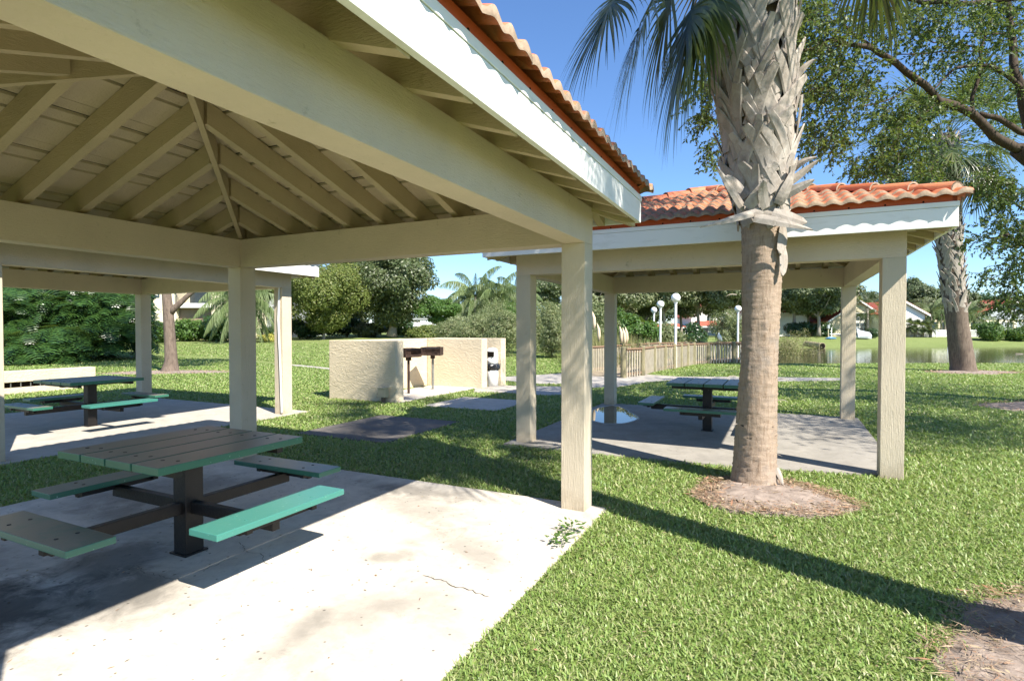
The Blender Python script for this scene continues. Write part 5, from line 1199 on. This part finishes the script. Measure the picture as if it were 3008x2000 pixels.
# ------------------------------------------------------------------ mulch beds with litter
BEDS = [((2.42, 5.18), .76, .56, R(-6), 11), ((3.2, 2.38), 1.22, 1.0, 0, 12), ((16.95, 20.35), 1.7, .9, 0, 13), ((-12.65, 20.3), 2.0, 1.0, R(10), 14), ((11.3, 11.0), 1.6, 1.2, 0, 15)]
def bed_r(i, th):
    (c, rx, ry, rot, sd) = BEDS[i]; return 1 + .10 * math.sin(2 * th + sd) + .07 * math.sin(3 * th + sd * 2) + .04 * math.sin(7 * th + sd)
def bed_pt(i, th, f=1.0):
    (c, rx, ry, rot, sd) = BEDS[i]; r = bed_r(i, th) * f; x, y = rx * r * math.cos(th), ry * r * math.sin(th); return c[0] + x * math.cos(rot) - y * math.sin(rot), c[1] + x * math.sin(rot) + y * math.cos(rot)
for i in range(len(BEDS)):
    b = MB(); n_ = 48; rg = [0, .25, .5, .75, .92, 1.06]
    cx, cy = BEDS[i][0]; b.v.append((cx, cy, hz(cx, cy) + .05))
    for f in rg[1:]:
        for k in range(n_):
            x, y = bed_pt(i, 2 * math.pi * k / n_, f); b.v.append((x, y, hz(x, y) + .06 * (1 - f ** 3) + .012 * mn.noise(Vector((x * 4, y * 4, i))) + (.006 if f < 1 else -.01)))
    for k in range(n_): b.f.append((0, 1 + k, 1 + (k + 1) % n_)); b.m.append(0)
    for r_ in range(len(rg) - 2):
        for k in range(n_): k2 = (k + 1) % n_; a = 1 + r_ * n_; b.f.append((a + k, a + n_ + k, a + n_ + k2, a + k2)); b.m.append(0)
    tag(b.build('mulch_bed', M['mulch'], smooth=True), kind='structure')
rs = np.random.RandomState(7); Pm = []
for i, cnt in ((0, 7500), (1, 11000), (2, 1500), (3, 1500), (4, 1200)):
    for k in range(cnt):
        x, y = bed_pt(i, rs.uniform(0, 6.283), math.sqrt(rs.uniform(0, 1)) * 1.04); Pm.append((x, y, hz(x, y) + .035 + rs.uniform(0, .02)))
Pm = np.array(Pm); D = rs.normal(size=Pm.shape); D[:, 2] *= .12; Nn = rs.normal(size=Pm.shape) * .4 + np.array([0, 0, 1]); Ls = rs.uniform(.02, .10, len(Pm))
big = rs.rand(len(Pm)) < .09; Ws = np.where(big, .02, .005) * np.clip(Pm[:, 1] / 5, .6, 3)
tag(leaves('bark_litter', Pm, D, Nn, Ls, Ws, M['straw'], None), 'reddish bark and straw litter on the mulch beds', 'litter', None, 'stuff')

# ------------------------------------------------------------------ grass
def in_poly(x, y, poly):
    ins = np.zeros(x.shape, bool); n_ = len(poly)
    for i in range(n_):
        ax, ay = poly[i]; bx, by = poly[(i + 1) % n_]
        ins ^= ((ay > y) != (by > y)) & (x < (bx - ax) * (y - ay) / (by - ay + 1e-12) + ax)
    return ins
def grass():
    rs = np.random.RandomState(1); X = []; Y = []
    y_edges = np.concatenate([np.arange(1.4, 8, .4), np.arange(8, 46, 1.0)])
    for a, c_ in zip(y_edges[:-1], y_edges[1:]):
        ym = (a + c_) / 2; w_ = 1.02 * ym + 1.0; dens = 17000 * min(1, (3.2 / ym) ** 1.55) * min(1, (19 / ym) ** 2); n_ = int(2 * w_ * (c_ - a) * dens)
        X.append(rs.uniform(-w_, w_, n_)); Y.append(rs.uniform(a, c_, n_))
    X = np.concatenate(X); Y = np.concatenate(Y)
    keep = np.ones(len(X), bool)
    for poly in SLABS: keep &= ~in_poly(X, Y, poly)
    for i, (c, rx, ry, rot, sd) in enumerate(BEDS):
        dx, dy = X - c[0], Y - c[1]; lx = (dx * math.cos(rot) + dy * math.sin(rot)) / rx; ly = (-dx * math.sin(rot) + dy * math.cos(rot)) / ry; th = np.arctan2(ly, lx)
        r = 1 + .10 * np.sin(2 * th + sd) + .07 * np.sin(3 * th + sd * 2) + .04 * np.sin(7 * th + sd); q = np.hypot(lx, ly) / r; keep &= (q > 1.0) | ((q > .86) & (rs.rand(len(X)) < .25)) | (rs.rand(len(X)) < .012)
    keep &= sdist(X, Y) > 1.5
    # worn, thin patches
    nz = np.sin(X * 1.7 + 2 * np.sin(Y * .9)) * np.sin(Y * 1.3 + 1.5 * np.sin(X * .8)); keep &= rs.rand(len(X)) < np.clip(1.05 - .5 * (nz > .72), 0, 1)
    for (px, py, r_) in ((.0 - .55, 6.85, .35), (.15, 6.9, .3), (3.9, 18, .8)): keep &= (np.hypot(X - px, Y - py) > r_) | (rs.rand(len(X)) < .3)
    X = X[keep]; Y = Y[keep]; n_ = len(X); Z = hgt(X, Y)
    sc_ = np.clip(Y / 3.4, 1, 14) ** .8
    Ln = rs.uniform(.024, .058, n_) * np.clip(sc_, 1, 1.5); Wd = rs.uniform(.0045, .0095, n_) * sc_
    # broad leafy ground cover between the slabs
    broad = (rs.rand(n_) < .22); Wd = np.where(broad, Wd * 1.9, Wd); Ln = np.where(broad, Ln * .6, Ln)
    a = rs.uniform(0, 6.283, n_); el = rs.uniform(.15, 1.25, n_)
    D1 = np.stack([np.cos(a) * np.cos(el), np.sin(a) * np.cos(el), np.sin(el)], -1); D2 = unit(D1 + np.stack([np.cos(a) * .7, np.sin(a) * .7, -np.ones(n_) * .75], -1) * rs.uniform(.2, 1.0, (n_, 1)))
    ta = a + math.pi / 2 + rs.uniform(-.7, .7, n_); S = np.stack([np.cos(ta), np.sin(ta), np.zeros(n_)], -1)
    P = np.stack([X, Y, Z], -1); P1 = P + D1 * (Ln * .5)[:, None]; P2 = P1 + D2 * (Ln * .5)[:, None]; W_ = Wd[:, None]
    V = np.empty((n_, 5, 3)); V[:, 0] = P - S * W_ * .35; V[:, 1] = P + S * W_ * .35; V[:, 2] = P1 + S * W_ * .5; V[:, 3] = P1 - S * W_ * .5; V[:, 4] = P2
    b0 = np.arange(n_) * 5; F = np.concatenate([np.stack([b0, b0 + 1, b0 + 2], -1), np.stack([b0, b0 + 2, b0 + 3], -1), np.stack([b0 + 3, b0 + 2, b0 + 4], -1)])
    o_ = npmesh('grass', V.reshape(-1, 3), F, M['grass']); tag(o_, 'short green lawn grass growing around the slabs', 'grass', None, 'stuff'); print('blades', n_)
grass()
# broad weeds at the slab edge
for i, (u, v) in enumerate([(1676, 1568), (1648, 1602)]):
    rs = np.random.RandomState(60 + i); p = on(u, v, -.01); k = 46; a = rs.uniform(0, 6.283, k); r_ = rs.uniform(0, .09, k); P = np.stack([r_ * np.cos(a), r_ * np.sin(a), rs.uniform(.01, .10, k)], -1); D = np.stack([np.cos(a), np.sin(a), rs.uniform(-.3, .5, k)], -1)
    g = empty('weed', p, 0, ['leafy weed creeping onto the slab nearest the post', 'second leafy weed on the slab edge', 'weed lower down the slab edge'][i], 'weed', 'weeds on the slab edge')
    leaves('leaves', P, D, rs.normal(size=(k, 3)) * .4 + np.array([0, 0, 1]), rs.uniform(.03, .06, k), .02, M['midleaf'], g)
    b = MB()
    for j in range(5): aa = j * 1.3 + i; b.tube([(0, 0, -.02), (math.cos(aa) * .05, math.sin(aa) * .05, .05), (math.cos(aa) * .1, math.sin(aa) * .1, .06)], .002, 4)
    b.build('stem', M['midleaf'], g)

rs = np.random.RandomState(15); k = 260; X = rs.uniform(-3.2, 3.2, k); Y = rs.uniform(2.2, 7.5, k); Z = np.where(in_poly(X, Y, SLABS[0]), .004, hgt(X, Y) + .045)
P = np.stack([X, Y, Z], -1); D = rs.normal(size=(k, 3)) * np.array([1, 1, .08]); Nn = rs.normal(size=(k, 3)) * .25 + np.array([0, 0, 1])
keepm = (X < 1.8) | (rs.rand(k) < .6); P, D, Nn = P[keepm], D[keepm], Nn[keepm]
tag(leaves('fallen_leaves', P, D, Nn, rs.uniform(.012, .035, len(P)), rs.uniform(.006, .014, len(P)), M['straw'], None), 'small dry leaf bits scattered over slab and lawn', 'leaf litter', None, 'stuff')
